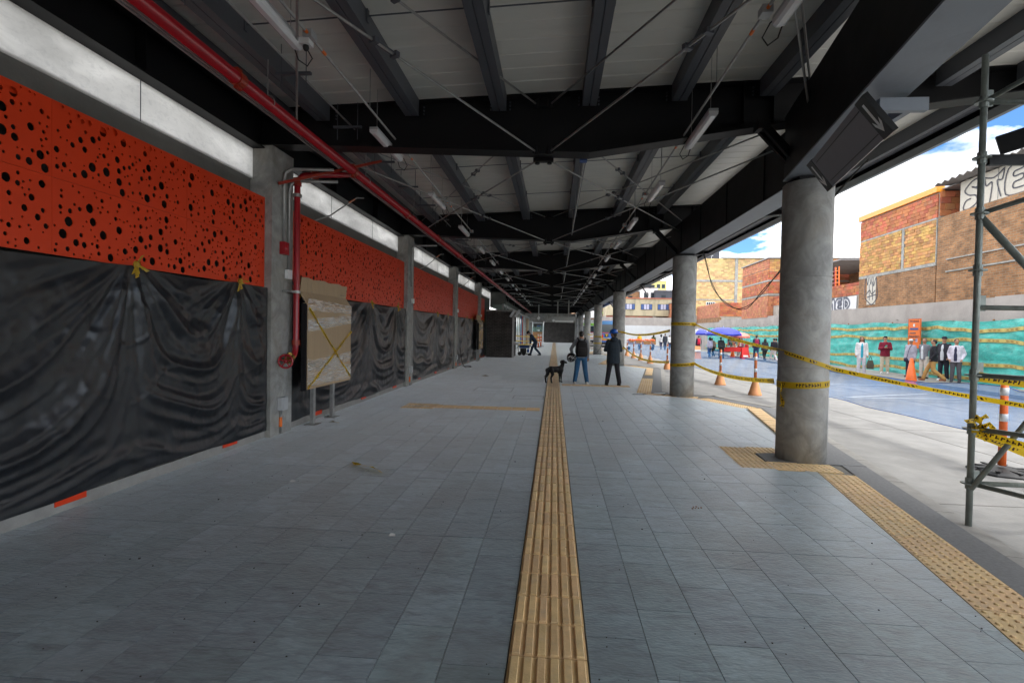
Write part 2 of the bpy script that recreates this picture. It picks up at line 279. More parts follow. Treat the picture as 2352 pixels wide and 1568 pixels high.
K['brickpink'] = mat('pink_clay_block', (0.5, 0.2, 0.105), 0.85, 0.1, 5, 0.1, 30, coord='World', isl=0.2)
K['mortar'] = mat('mortar', (0.4, 0.36, 0.31), 0.95, 0.2, 3)
K['beige'] = mat('stained_beige_render', (0.5, 0.43, 0.29), 0.9, 0.1, 1, stain=(1.1, (1, 1, 0.22), 0.8, (0.2, 0.18, 0.14)))
K['cement'] = mat('cement_board', (0.58, 0.54, 0.47), 0.9, 0.08, 1.2, 0.05, 20)
K['paintwhite'] = mat('wall_white', (0.75, 0.75, 0.76), 0.8, 0.06, 1.5, stain=(2, (1,1,0.4), 0.3, (0.5, 0.52, 0.56)))
K['sprayblack'] = mat('spray_paint_black', (0.08, 0.08, 0.1), 0.7, 0.3, 20)
K['spraygrey'] = mat('spray_paint_grey', (0.2, 0.21, 0.26), 0.7, 0.2, 10)
K['zinc'] = mat('zinc_sheet', (0.26, 0.25, 0.25), 0.55, 0.2, 2, metal=0.3)
K['palemetal'] = mat('pale_metal_hoarding', (0.6, 0.62, 0.64), 0.5, 0.06, 1)
K['glass'] = mat('dark_window_glass', (0.03, 0.04, 0.05), 0.08, 0.2, 2)
K['greenglass'] = mixtrans('green_glass', (0.25, 0.42, 0.36), 0.35, 0.1)
K['curtain'] = mat('curtain', (0.45, 0.45, 0.6), 0.9, 0.2, 8, stretch=(6, 6, 0.3))
K['curtainblue'] = mat('blue_curtain', (0.06, 0.11, 0.28), 0.9, 0.2, 8)
K['charcoal'] = mat('charcoal_render', (0.06, 0.065, 0.08), 0.8, 0.1, 1)
K['busblue'] = mat('bus_blue', (0.012, 0.13, 0.5), 0.3, 0.04, 2, coat=0.4)
K['buslight'] = mat('bus_light_blue', (0.1, 0.3, 0.62), 0.3, 0.04, 2)
K['busgreen'] = mat('bus_green', (0.25, 0.6, 0.06), 0.3, 0.04, 2)
K['buswhite'] = mat('bus_white', (0.75, 0.75, 0.76), 0.3, 0.04, 2)
K['lampred'] = mat('red_lamp', (0.7, 0.02, 0.01), 0.25, 0.05, 2)
K['amber'] = mat('amber', (0.85, 0.3, 0.02), 0.4, 0.05, 2)
K['tyre'] = mat('tyre', (0.02, 0.02, 0.02), 0.8, 0.2, 8)
K['umbblue'] = mat('umbrella_blue', (0.035, 0.05, 0.48), 0.6, 0.1, 2)
K['umbpink'] = mat('umbrella_coral', (0.85, 0.25, 0.2), 0.6, 0.08, 2)
K['umbgrey'] = mat('umbrella_grey', (0.35, 0.37, 0.42), 0.6, 0.1, 2)
K['umbyel'] = mat('umbrella_yellow', (0.75, 0.45, 0.02), 0.6, 0.1, 2)
K['redcloth'] = mat('red_cloth', (0.7, 0.03, 0.03), 0.7, 0.1, 3)
K['wood'] = mat('wood_board', (0.3, 0.15, 0.06), 0.7, 0.2, 4, stretch=(1, 1, 8))
K['yellowpipe'] = mat('yellow_duct', (0.75, 0.5, 0.02), 0.45, 0.05, 3)
K['fur'] = mat('black_fur', (0.009, 0.0085, 0.009), 0.5, 0.3, 20, 0.2, 60, spec=0.3)
K['tree'] = mat('leaf', (0.06, 0.1, 0.035), 0.8, 0.3, 3)
def cloth(name, col, rough=0.85): return mat('cloth_'+name, col, rough, 0.18, 7, 0.5, 16)
# ------------------------------------------------------------------ ground, road, platform
ROADZ = -0.08
def poly_obj(name, poly, z, m, parent=None):
    b = MB(); b.add([(x, y, z) for x, y in poly], [tuple(range(len(poly)))]); return b.build(name, m, parent)
g = struct(poly_obj('ground', [(-900,-900),(900,-900),(900,1500),(-900,1500)], ROADZ-0.004, K['road']))
road = struct(poly_obj('road', [(1.5,-30),(13.0,-30),(13.6,50),(14.5,120),(1.5,120)], ROADZ, K['road']))
jb = MB()
for y in (1.2, 5.75, 10.3, 14.9, 19.4, 24, 28.5, 33, 38, 43, 48): jb.bb(3.0, 13.2, y, y+0.02, ROADZ+0.001, ROADZ+0.003)
for x in (6.6, 9.9): jb.bb(x, x+0.02, -5, 70, ROADZ+0.0012, ROADZ+0.0034)
jb.build('road_joint', K['roadjoint'], road)
def xi(y): return 2.76+0.199*(y-4.05)          # inner edge of the tactile band on the first tooth
PER = 12.75
def tooth(k):
    o = PER*k
    return dict(A=(xi(1.8), 1.8+o), B=(4.36, 12.1+o), C=(3.71, 13.63+o), D=(2.49, 14.28+o))
inner = []; outer = []
for k in range(-1, 6):
    t = tooth(k); inner += [t['A'], t['B'], t['C'], t['D']]
    outer += [(t['A'][0]+0.95, t['A'][1]+0.35), (t['B'][0]+0.92, t['B'][1]+0.35), (t['C'][0]+0.75, t['C'][1]+0.85)]
floor = struct(poly_obj('platform_floor', [(-4.9, 80)]+[(-4.9, -32)]+[(2.0, -32), (2.0, -6)]+[p for p in outer if p[1] > -6]+[(3.5, 80)], -0.012, K['grout']))
kb = MB(); n = len(outer)
for i in range(n-1):                            # kerb stones, real step down to the road
    a = Vector((*outer[i], 0)); b = Vector((*outer[i+1], 0)); L_ = (b-a).length; m_ = max(1, int(L_/1.0))
    if a.y > 60 or b.y < -2: continue
    for j in range(m_):
        p = a.lerp(b, j/m_); q = a.lerp(b, (j+1)/m_); d = (q-p).normalized(); nn = Vector((d.y, -d.x, 0))
        kk = MB(); p2 = p+d*0.004; q2 = q-d*0.004
        kk.prism([tuple((p2-nn*0.2).xy), tuple((q2-nn*0.2).xy), tuple(q2.xy), tuple(p2.xy)], ROADZ-0.05, -0.002)
        kk.build('kerb_stone', K['kerb'], floor)
def offs(path, d):
    res = []
    for i, p in enumerate(path):
        ns = []
        for a, b in ((path[i-1] if i else None, p), (p, path[i+1] if i+1 < len(path) else None)):
            if a and b: v = Vector(b)-Vector(a); v.normalize(); ns.append(Vector((v.y, -v.x)))
        m_ = sum(ns, Vector((0, 0)))/len(ns); m_ /= max(0.5, m_.length_squared); res.append(tuple(Vector(p)+m_*d))
    return res
o1, o2 = offs(inner, 0.41), offs(inner, 0.70)
gb = MB()
for i in range(len(inner)-1): gb.add([(*o1[i], -0.001), (*o2[i], -0.001), (*o2[i+1], -0.001), (*o1[i+1], -0.001)], [(0,1,2,3)])
gb.build('grey_border', K['kerbgrey'], floor)
# tactile tiles
def bar_tile():
    b = MB(); b.bb(-0.2, 0.2, -0.146, 0.146, -0.012, 0.001)
    for i in range(6): x = -0.167+i*0.0668; b.add([(x-.022, -.141, .001), (x+.022, -.141, .001), (x+.022, .141, .001), (x-.022, .141, .001), (x-.018, -.136, .011), (x+.018, -.136, .011), (x+.018, .136, .011), (x-.018, .136, .011)], [(4,5,6,7), (0,1,5,4), (1,2,6,5), (2,3,7,6), (3,0,4,7)])
    return b.mesh('tactile_tile', K['tactile'])
def dome_tile(s=0.4, n=6):
    b = MB(); h = s/2-0.003; b.bb(-h, h, -h, h, -0.012, 0.001)
    for i in range(n):
        for j in range(n):
            x = (i+0.5)/n*s-s/2; y = (j+0.5)/n*s-s/2; b.cyl((x, y, 0.001), (x, y, 0.009), 0.018, 0.011, 7, cap=True)
    return b.mesh('warning_tile', K['tactile'])
BT, DT = bar_tile(), dome_tile()
y = 1.55
while y < 77: link('tactile_tile', BT, floor, (0, y, 0)); y += 0.301
for x in np.arange(-0.42, -2.6, -0.301): link('tactile_tile', BT, floor, (float(x), 10.95, 0), (0, 0, math.pi/2))
for dx in (0, 0.301):
    for dy in (-0.2, 0.2): link('tactile_tile', BT, floor, (-2.72-dx, 10.95+dy, 0))
for x in np.arange(0.42, 2.3, 0.301): link('tactile_tile', BT, floor, (float(x), 16.2, 0), (0, 0, math.pi/2))
def along(a, b, me, w=0.4, off=0.2, name='warning_tile'):
    a = Vector((*a, 0)); b = Vector((*b, 0)); d = (b-a); n_ = max(1, round(d.length/w)); d.normalize(); nn = Vector((d.y, -d.x, 0)); ang = math.atan2(d.y, d.x)
    for i in range(n_): link(name, me, floor, a+d*((b-a).length*(i+0.5)/n_)+nn*off, (0, 0, ang))
for k in range(0, 4):
    t = tooth(k); Y0 = 1.8+PER*k
    me2 = DT
    along(t['A'] if k else (xi(1.4), 1.4), (xi(6.55), 6.55+PER*k), DT, off=0.205)
    # beyond the column the band is ribbed
    along((xi(8.2), 8.2+PER*k), t['B'], BT, 0.301, 0.205, 'tactile_tile')
    along(t['B'], t['C'], DT, off=0.15); along(t['C'], t['D'], DT, off=0.15)
    if k < 1:
        for (px, py) in [(2.66, 7.66), (2.63, 7.26), (2.60, 6.86), (3.0, 6.82), (3.39, 6.78)]: link('warning_tile', DT, floor, (px, py, 0.0005), (0, 0, -0.06))
        link('warning_tile', DT, floor, (3.06, 7.7, 0.0005), (0, 0, -0.06))
        b = MB(); b.prism([(2.84, 7.05), (4.05, 6.95), (4.15, 7.75), (2.88, 7.5)], -0.01, 0.0035); b.build('column_base_slab', K['kerbgrey'], floor)
# slate slabs
def clip(poly, p, d):                           # keep the left side of the line through p along d
    res = []
    for i in range(len(poly)):
        a, b = poly[i], poly[(i+1) % len(poly)]
        sa = d[0]*(a[1]-p[1])-d[1]*(a[0]-p[0]); sb = d[0]*(b[1]-p[1])-d[1]*(b[0]-p[0])
        if sa >= 0: res.append(a)
        if sa*sb < 0: t = sa/(sa-sb); res.append((a[0]+t*(b[0]-a[0]), a[1]+t*(b[1]-a[1])))
    return res
slabs = []
cw = 0.325; xl = [-0.207-cw*i for i in range(13)]; xr = [0.207+cw*i for i in range(14)]
colsx = [(max(a-cw, -4.34), a) for a in xl if a > -4.3]+[(a, a+cw) for a in xr]
for ci, (x0, x1) in enumerate(colsx):
    for kb_ in range(-2, 17):
        yb = 4.07+1.88*kb_
        cuts = [0, .6267, 1.2533, 1.88] if (ci*7+kb_*3) % 2 == 0 else [0, .3133, .94, 1.5667, 1.88]
        for a, b in zip(cuts[:-1], cuts[1:]):
            gp = 0.0019; ga = 0.003 if a == 0 else gp; gbb = 0.003 if b == 1.88 else gp
            P = [(x0+gp, yb+a+ga), (x1-gp, yb+a+ga), (x1-gp, yb+b-gbb), (x0+gp, yb+b-gbb)]
            full = True; ym = yb+(a+b)/2
            if x1 > 1.8:
                k = math.floor((ym-1.8)/PER); t = tooth(k)
                if ym > t['B'][1]-0.3:
                    segs = [(t['B'], t['C']), (t['C'], t['D'])] if (x0+x1)/2 > 2.0 else []
                    segs = [(t['C'], t['D']) if (x0+x1)/2 < 3.71 else (t['B'], t['C'])]
                    if ym > 14.3+PER*k: segs = [((2.3, 14.3+PER*k), (xi(15.2), 15.2+PER*k))]
                else: segs = [(t['A'], t['B'])]
                for p, q in segs:
                    P2 = clip(P, p, (q[0]-p[0], q[1]-p[1])); full = full and len(P2) == 4 and P2 == P; P = P2
                    if len(P) < 3: break
                if len(P) < 3 or (2.42 < (x0+x1)/2 < 3.3 and 6.6 < ym < 7.85): continue
            if x0 < 0 and 10.75 < ym < 11.15 and x0 > -3.1: pass
            slabs.append((P, full))
def sview(P):
    cx_ = sum(p[0] for p in P)/len(P); cy_ = sum(p[1] for p in P)/len(P)
    if cy_ < 1.5 or abs(cx_+0.082*cy_) > 1.08*cy_+0.3: return 1e9
    return cx_*cx_+cy_*cy_
slabs.sort(key=lambda s: sview(s[0]))
cache = {}; field = MB()
for i, (P, full) in enumerate(slabs):
    z = random.uniform(-0.0007, 0.0003)
    if i < 300:
        if full:
            w, h = round(P[1][0]-P[0][0], 3), round(P[2][1]-P[1][1], 3)
            if (w, h) not in cache:
                b = MB(); b.bb(-w/2, w/2, -h/2, h/2, -0.012, 0); cache[(w, h)] = b.mesh('slab', K['slate'])
            link('slab', cache[(w, h)], floor, ((P[0][0]+P[1][0])/2, (P[0][1]+P[2][1])/2, z))
        else:
            b = MB(); b.prism(P, -0.012, z); b.build('slab', K['slate'], floor)
    else: field.prism(P, -0.012, z)
stuff(field.build('slab_field', K['slate'], floor))
poly_obj('far_paving', [(-4.34, 36.1), (2.3, 36.1), (4.3, 37), (3.2, 40), (4.4, 50), (3.2, 53), (4.4, 63), (3.2, 66), (3.6, 79), (-4.34, 79)], -0.0035, K['slate'], floor)
# access hatch outlines in the floor
hb = MB()
for (x0, x1, y0, y1) in [(-2.2, -1.15, 14.0, 14.9), (-1.0, -0.25, 12.6, 13.2)]:
    for (a, b, c, d) in [(x0, x1, y0, y0+0.012), (x0, x1, y1, y1+0.012), (x0, x0+0.012, y0, y1), (x1, x1+0.012, y0, y1)]: hb.bb(a, b, c, d, -0.001, 0.0015)
hb.build('hatch_frame', K['kerbgrey'], floor)
# far pavement
pv = MB(); pv.prism([(13.2, -30), (40, -30), (40, 48), (13.9, 48)], ROADZ-0.05, 0.04); struct(pv.build('pavement', K['kerb']))
# painted road markings
for pts in [[(5.9, 7.1), (6.5, 5.0)], [(8.3, 15.5), (11.8, 17.2)], [(8.3, 15.5), (11.8, 15.9)], [(9.2, 19.5), (12.9, 19.9)], [(9.5, 24), (12.5, 24.6)], [(9.3, 29), (12.5, 29.6)]]:
    a, b = Vector((*pts[0], 0)), Vector((*pts[1], 0)); d = (b-a).normalized(); nn = Vector((d.y, -d.x, 0))*0.06
    m_ = MB(); m_.add([(*(a-nn).xy, ROADZ+0.006), (*(a+nn).xy, ROADZ+0.006), (*(b+nn).xy, ROADZ+0.006), (*(b-nn).xy, ROADZ+0.006)], [(0,1,2,3)]); m_.build('road_marking', K['white'], road)
# ------------------------------------------------------------------ canopy
def zd(x): return 4.935+0.0385*(x+3.35)
BEAMS = [7.5+7.13*k for k in range(-1, 11)]
roof = thing('canopy_roof', 'long dark steel canopy roof with white sheeting over the whole platform', 'roof', (0, 0, 0))
pf = [(0, .014), (.02, 0), (.31, 0), (.325, .011), (.34, 0), (.64, 0), (.655, .011), (.67, 0), (.98, 0), (.999, .014)]
def deck_mesh():
    b = MB(); n = len(pf); vs = []
    for x in (-5.0, 6.45): vs += [(x, y_, zd(x)+dz) for y_, dz in pf]+[(x, 0, zd(x)+.08), (x, .999, zd(x)+.08)]
    m_ = n+2; fs = [(i, i+1, m_+i+1, m_+i) for i in range(n-1)]+[(n, m_+n, m_+n+1, n+1), (0, m_, m_+n, n), (n-1, n+1, m_+n+1, m_+n-1)]
    fs += [tuple(list(range(n))+[n+1, n]), tuple([m_+i for i in list(range(n))+[n+1, n]])]
    b.add(vs, fs); return b.mesh('deck_panel', K['deck'])
DM = deck_mesh()
for i in range(-32, 83): link('deck_panel', DM, roof, (0, float(i), 0))  # unseen panels far behind the camera are added to darken the near floor
def beam_mesh():
    b = MB(); xs = [-4.7, 0.45, 3.25, 6.35]; zb = [4.39, 4.2, 4.6, 4.98]
    for (xa, za), (xb, zb_) in zip(zip(xs, zb), list(zip(xs, zb))[1:]):
        b.add([(xa, -.012, za), (xb, -.012, zb_), (xb, -.012, zd(xb)), (xa, -.012, zd(xa)), (xa, .012, za), (xb, .012, zb_), (xb, .012, zd(xb)), (xa, .012, zd(xa))], [(0,1,2,3), (7,6,5,4)])
        for z0, z1, t in ((za, zb_, .022), (zd(xa)-.024, zd(xb)-.024, .02)):
            b.add([(xa, -.14, z0), (xb, -.14, z1), (xb, .14, z1), (xa, .14, z0), (xa, -.14, z0+t), (xb, -.14, z1+t), (xb, .14, z1+t), (xa, .14, z0+t)], [(0,3,2,1), (4,5,6,7), (0,1,5,4), (2,3,7,6), (1,2,6,5), (3,0,4,7)])
    return b.mesh('beam', K['steel'])
BM = beam_mesh()
SB = []
for x in (2.55, 2.95, 3.75):
    for s in (-1, 1): sb = MB(); sb.bb(x-.008, x+.008, s*.014, s*.125, 4.6, zd(x)-.03); SB.append(sb.mesh('stiffener', K['steel']))
blt = MB()
for x in (-3.44, -2.11, -.84, .43, 1.66, 2.84):
    for dz in (-.06, -.11, -.16):
        for dx in (-.14, .14): blt.cyl((x+dx, -.012, zd(x)+dz), (x+dx, -.03, zd(x)+dz), .014, n=6)
BLT = blt.mesh('bolts', K['steel2'])
PUR = [-3.44, -2.11, -0.84, 0.43, 1.66, 2.84, 4.1, 5.1, 6.1]
def purlin(L_, x):
    b = MB()
    for s in (-1, 1):
        b.bb(s*.005, s*.1, -L_/2, L_/2, -.235, -.228); b.bb(s*.097, s*.1, -L_/2, L_/2, -.228, -.004); b.bb(s*.005, s*.1, -L_/2, L_/2, -.010, -.003)
        b.bb(s*.012, s*.018, -L_/2, L_/2, -.228, -.19)
    b.bb(-.02, .02, -L_/2, L_/2, -.2, -.19)
    return b.mesh('purlin', K['steel2'])
PM = purlin(6.83, 0)
for i, yb in enumerate(BEAMS):
    bo = link('beam', BM, roof, (0, yb, 0)); bo2 = [link('stiffener', m_, bo) for m_ in SB]; stuff(link('bolts', BLT, bo))
    if i == len(BEAMS)-1: break
    for x in PUR: link('purlin', PM, roof, (x, yb+7.13/2, zd(x)-.002))
TRM = []
for a, b in zip(PUR[:6], PUR[1:6]):
    q = MB(); q.cyl((a+.1, 0, zd(a)-.07), (b-.1, 0, zd(b)-.07), .008, n=5); q.box((a+.112, 0, zd(a)-.07), (.015, .05, .13)); q.box((b-.112, 0, zd(b)-.07), (.015, .05, .13)); TRM.append(q.mesh('tie_rod', K['steel2']))
for yb in BEAMS[:-1]:
    for m_ in TRM: link('tie_rod', m_, roof, (0, yb+2.7, 0)); link('tie_rod', m_, roof, (0, yb+4.9, 0))
def rodpair(a, b, dy):
    r = MB(); a = Vector(a); b = Vector(b); r.cyl(a, b, .013, n=6); ro = r.build('brace_rod', K['galv'], roof, True)
    t = MB(); d = (b-a).normalized(); c = a.lerp(b, .38); side = d.cross(Vector((0, 0, 1))).normalized()*.03
    for s in (-1, 1): t.cyl(c-d*.13+side*s, c+d*.13+side*s, .008, n=5); t.box(c+d*.13*s, (.085, .05, .05), math.atan2(d.y, d.x)+math.pi/2)
    t.build('turnbuckle', K['steel2'], ro)
for i, yb in enumerate(BEAMS[:-1]):
    if i > 7: break
    pl = MB()
    for z in (4.86, 4.2):
        for s in (-1, 1):
            pl.box((-.21, yb+s*.16, z), (.3, .06, .05)); pl.cyl((-.3, yb+s*.2, z-.05), (-.3, yb+s*.2, z+.06), .035, n=8); pl.cyl((-.12, yb+s*.2, z-.05), (-.12, yb+s*.2, z+.06), .035, n=8)
            for sx in (-1, 1):
                rodpair((-.21+sx*.1, yb+s*.2, z), (-.2+sx*3.6, yb+s*6.9, 4.75 if z > 4.5 else 4.45), s)
    pl.build('rod_bracket', K['steel'], roof)
# eave beam at the left, edge beam at the right
eb = MB(); Lr = 86; ym = 39
eb.bb(-4.62, -4.34, -32, 82, 4.31, 4.33); eb.bb(-4.49, -4.47, -32, 82, 4.33, 4.86); eb.bb(-4.62, -4.34, -32, 82, 4.84, 4.86)  # unseen run behind the camera added along with the light-blocking deck
for yy in np.arange(-2, 80, 2.38): eb.bb(-4.465, -4.345, yy, yy+.015, 4.33, 4.84)
eb.build('eave_beam', K['steel'], roof)
e2 = MB(); e2.bb(-4.12, -3.95, -4, 82, 4.66, 4.89); e2.bb(-3.86, -3.84, -4, 82, 4.5, 4.52); e2.build('eave_purlin', K['steel2'], roof)
e3 = MB(); e3.bb(6.2, 6.45, -4, 82, 4.97, 4.99); e3.bb(6.31, 6.33, -4, 82, 4.99, 5.28)
for yy in np.arange(-2, 80, 1.78): e3.bb(6.22, 6.31, yy, yy+.015, 4.99, 5.26)
e3.build('edge_beam', K['steel'], roof)
gt = MB(); gt.bb(6.46, 6.62, -4, 82, 5.02, 5.24); gt.build('gutter', K['flange'], roof)
# longitudinal girder on the columns, with its kinked near stretch
gd = MB(); gd.bb(3.28, 3.68, 7.35, 80, 3.80, 4.62); go = gd.build('girder', K['steel'], roof)
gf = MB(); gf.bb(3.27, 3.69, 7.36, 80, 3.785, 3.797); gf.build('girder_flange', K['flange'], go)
gs = MB(); gs.bb(3.262, 3.279, 0, .05, 3.81, 4.6); gsm = gs.mesh('stiffener', K['steel'])
for yy in np.arange(8.5, 78, 1.78): link('stiffener', gsm, go, (0, float(yy), 0))
def near_box(x0, x1, z0, z1, m_, nm, par):
    a = Vector((3.28, 7.33)); d = Vector((-.178, -1)).normalized(); nn = Vector((-d.y, d.x)); b = a+d*9
    P = [a+nn*x0, a+nn*x1, b+nn*x1, b+nn*x0]; q = MB(); q.prism([tuple(p) for p in P], z0, z1); return q.build(nm, m_, par)
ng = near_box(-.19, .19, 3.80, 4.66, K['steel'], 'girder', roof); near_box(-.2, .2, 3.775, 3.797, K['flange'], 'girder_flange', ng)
# knee struts where beams meet the girder
ks = MB()
for s in (-.07, .07):
    ks.bar((2.72, s, 4.42), (3.3, s+.1, 3.86), .05, .1)
ks.box((2.7, 0, 4.45), (.14, .2, .12)); KS = ks.mesh('knee_strut', K['steel'])
for yb in BEAMS[1:-1]: link('knee_strut', KS, roof, (0, yb-.35, 0))
# ------------------------------------------------------------------ columns
colw = ['with caution tape round it at hip height', 'with two loops of caution tape and rusty stains', 'behind the man in the blue helmet', 'with a cable running down to the floor', 'just before the far end wall', 'next to last before the far wall', 'last before the far wall']
for i, (x, y_) in enumerate([(3.38, 7.28), (3.44, 14.1), (3.26, 26.45), (3.26, 39.0), (3.27, 51.5), (3.27, 64), (3.27, 75)]):
    t = thing('concrete_column', ORD[i].capitalize()+' round concrete column from the camera, '+colw[i], 'column', (x, y_, 0), group='round concrete columns')
    b = MB(); r = .31; b.lathe([(0, 0), (r, 0), (r, 1.24), (r-.006, 1.247), (r+.002, 1.254), (r, 1.26), (r, 2.44), (r-.007, 2.448), (r+.003, 2.456), (r, 2.46), (r, 3.70), (r-.02, 3.72), (0, 3.72)], 40)
    b.build('shaft', K['concrete'], t, True)
    c = MB(); c.bb(-.2, .2, -.2, .2, 3.72, 3.775); c.build('bearing_plate', K['steel'], t)
LC = [7.36+7.13*k for k in range(-1, 4)]
for i, y_ in enumerate(LC[1:], 1):
    t = thing('concrete_post', ['', 'Square concrete post carrying the red pipe, valve and alarm box', 'Square concrete post second along the panelled wall, with grey socket box', 'Square concrete post third along the panelled wall', 'Square concrete post fourth along the panelled wall, beside the far wrapped board'][i], 'column', (-4.22, y_, 0), group='square concrete posts along the wall')
    b = MB(); b.bb(-.55, 0, 0, .62, 0, 4.36); b.build('shaft', K['concrete'], t)
# ------------------------------------------------------------------ panelled wall at the left
if 1: wall = thing('panelled_wall', 'orange perforated panel wall with concrete band behind the black sheets', 'wall', (0, 0, 0))
b = MB(); b.bb(-4.78, -4.56, -32, 36, 0, 4.3 if 0 else 3.9); b.build('concrete_band', K['concrete2'], wall)  # unseen stretch behind the camera added to keep light off the near floor
b = MB(); b.bb(-4.56, -4.31, -6, 31.7, -0.01, .11); b.build('base_kerb', K['kerb'], wall)
PW, PH = 1.752, .665
def holes(seed):
    rr = random.Random(seed); H = []
    tries = 0
    while len(H) < 125 and tries < 9000:
        tries += 1; r = rr.choice([.010, .011, .011, .012, .013, .014, .015, .018, .022, .024]) if len(H) > 26 else rr.choice([.026, .03, .034, .04, .045])
        x = rr.uniform(.02, PW-.02); z = rr.uniform(.02, PH-.02)
        if x-r < .012 or x+r > PW-.012 or z-r < .012 or z+r > PH-.012: continue
        if all((x-a)**2+(z-c)**2 > (r+q+.014)**2 for a, c, q in H): H.append((x, z, r))
    return H
def panel_mesh(seed):
    H = holes(seed); vs = [Vector((.0015, .0015)), Vector((PW-.0015, .0015)), Vector((PW-.0015, PH-.0015)), Vector((.0015, PH-.0015))]; ed = [(0,1), (1,2), (2,3), (3,0)]; rings = []
    for x, z, r in H:
        n = 10 if r < .02 else 16; o = len(vs); rings.append((o, n))
        vs += [Vector((x+r*math.cos(2*math.pi*i/n), z+r*math.sin(2*math.pi*i/n))) for i in range(n)]; ed += [(o+i, o+(i+1) % n) for i in range(n)]
    V, E_, F_, *_r = geometry.delaunay_2d_cdt(vs, ed, [], 1, 1e-6)
    F2 = []
    for f in F_:
        cx_ = sum(V[i].x for i in f)/3; cz_ = sum(V[i].y for i in f)/3
        if not any((cx_-x)**2+(cz_-z)**2 < (r*.93)**2 for x, z, r in H): F2.append(tuple(f))
    b = MB(); b.add([(0, v.x, v.y) for v in V], F2)
    for o, n in rings+[(0, 4)]:
        R_ = [vs[o+i] for i in range(n)]; b.add([(0, p.x, p.y) for p in R_]+[(-.01, p.x, p.y) for p in R_], [(i, (i+1) % n, n+(i+1) % n, n+i) for i in range(n)])
    return b.mesh('perforated_panel', K['orange'])
PMS = [panel_mesh(s) for s in (3, 11, 23)]
bays = [(LC[0]+.62, LC[1]), (LC[1]+.62, LC[2]), (LC[2]+.62, LC[3]), (LC[3]+.62, LC[4]), (LC[4]+.62, 31.6)]
cnt = 0
for bi, (y0, y1) in enumerate(bays+[(31.6, 36.0)]):
    if bi == 5:
        b = MB(); b.bb(-4.53, -4.524, y0, y1, 3.86, 4.34); b.build('clerestory_sheet', K['poly'], wall); continue
    n = max(1, round((y1-y0)/PW)); w = (y1-y0)/n
    for j in range(n):
        for r_ in range(2):
            o = link('perforated_panel', PMS[(j*2+r_+bi) % 3], wall, (-4.33, y0+j*w, 3.585-PH*(r_+1))); o.scale = (1, w/PW, 1)
    b = MB(); b.bb(-4.55, -4.36, y0, y1, 3.5, 3.585); b.build('panel_top_rail', K['orange'], wall)
    b = MB(); b.bb(-4.555, -4.545, y0, y1, .11, 3.5); b.build('backing', K['cavity'], wall)  # dark sheet whose colour stands in for shade seen through the holes
    for j in range(3):
        yy = y0+(y1-y0)*(.15+.35*j); b = MB(); b.bb(-4.33, -4.3, yy, yy+.3, .06, .135); b.build('orange_foot', K['orange'], wall)
    # clerestory film
    m_ = max(1, round((y1-y0)/2.4)); pw = (y1-y0+.5)/m_
    for j in range(m_):
        b = MB(); b.bb(-4.53, -4.524, y0-.25+j*pw, y0-.25+(j+1)*pw, 3.86, 4.34); cs_ = b.build('clerestory_sheet', K['poly'], wall)
        b = MB(); b.bb(-4.522, -4.518, y0-.25+j*pw-.004, y0-.25+j*pw+.004, 3.87, 4.33); b.build('seam', K['steel2'], cs_)
K['gritdark'] = mat('grit', (0.06, 0.055, 0.05), 0.9)
K['scuff'] = mixtrans('scuff_rubber', (0.05, 0.055, 0.06), 0.2, 0.6)
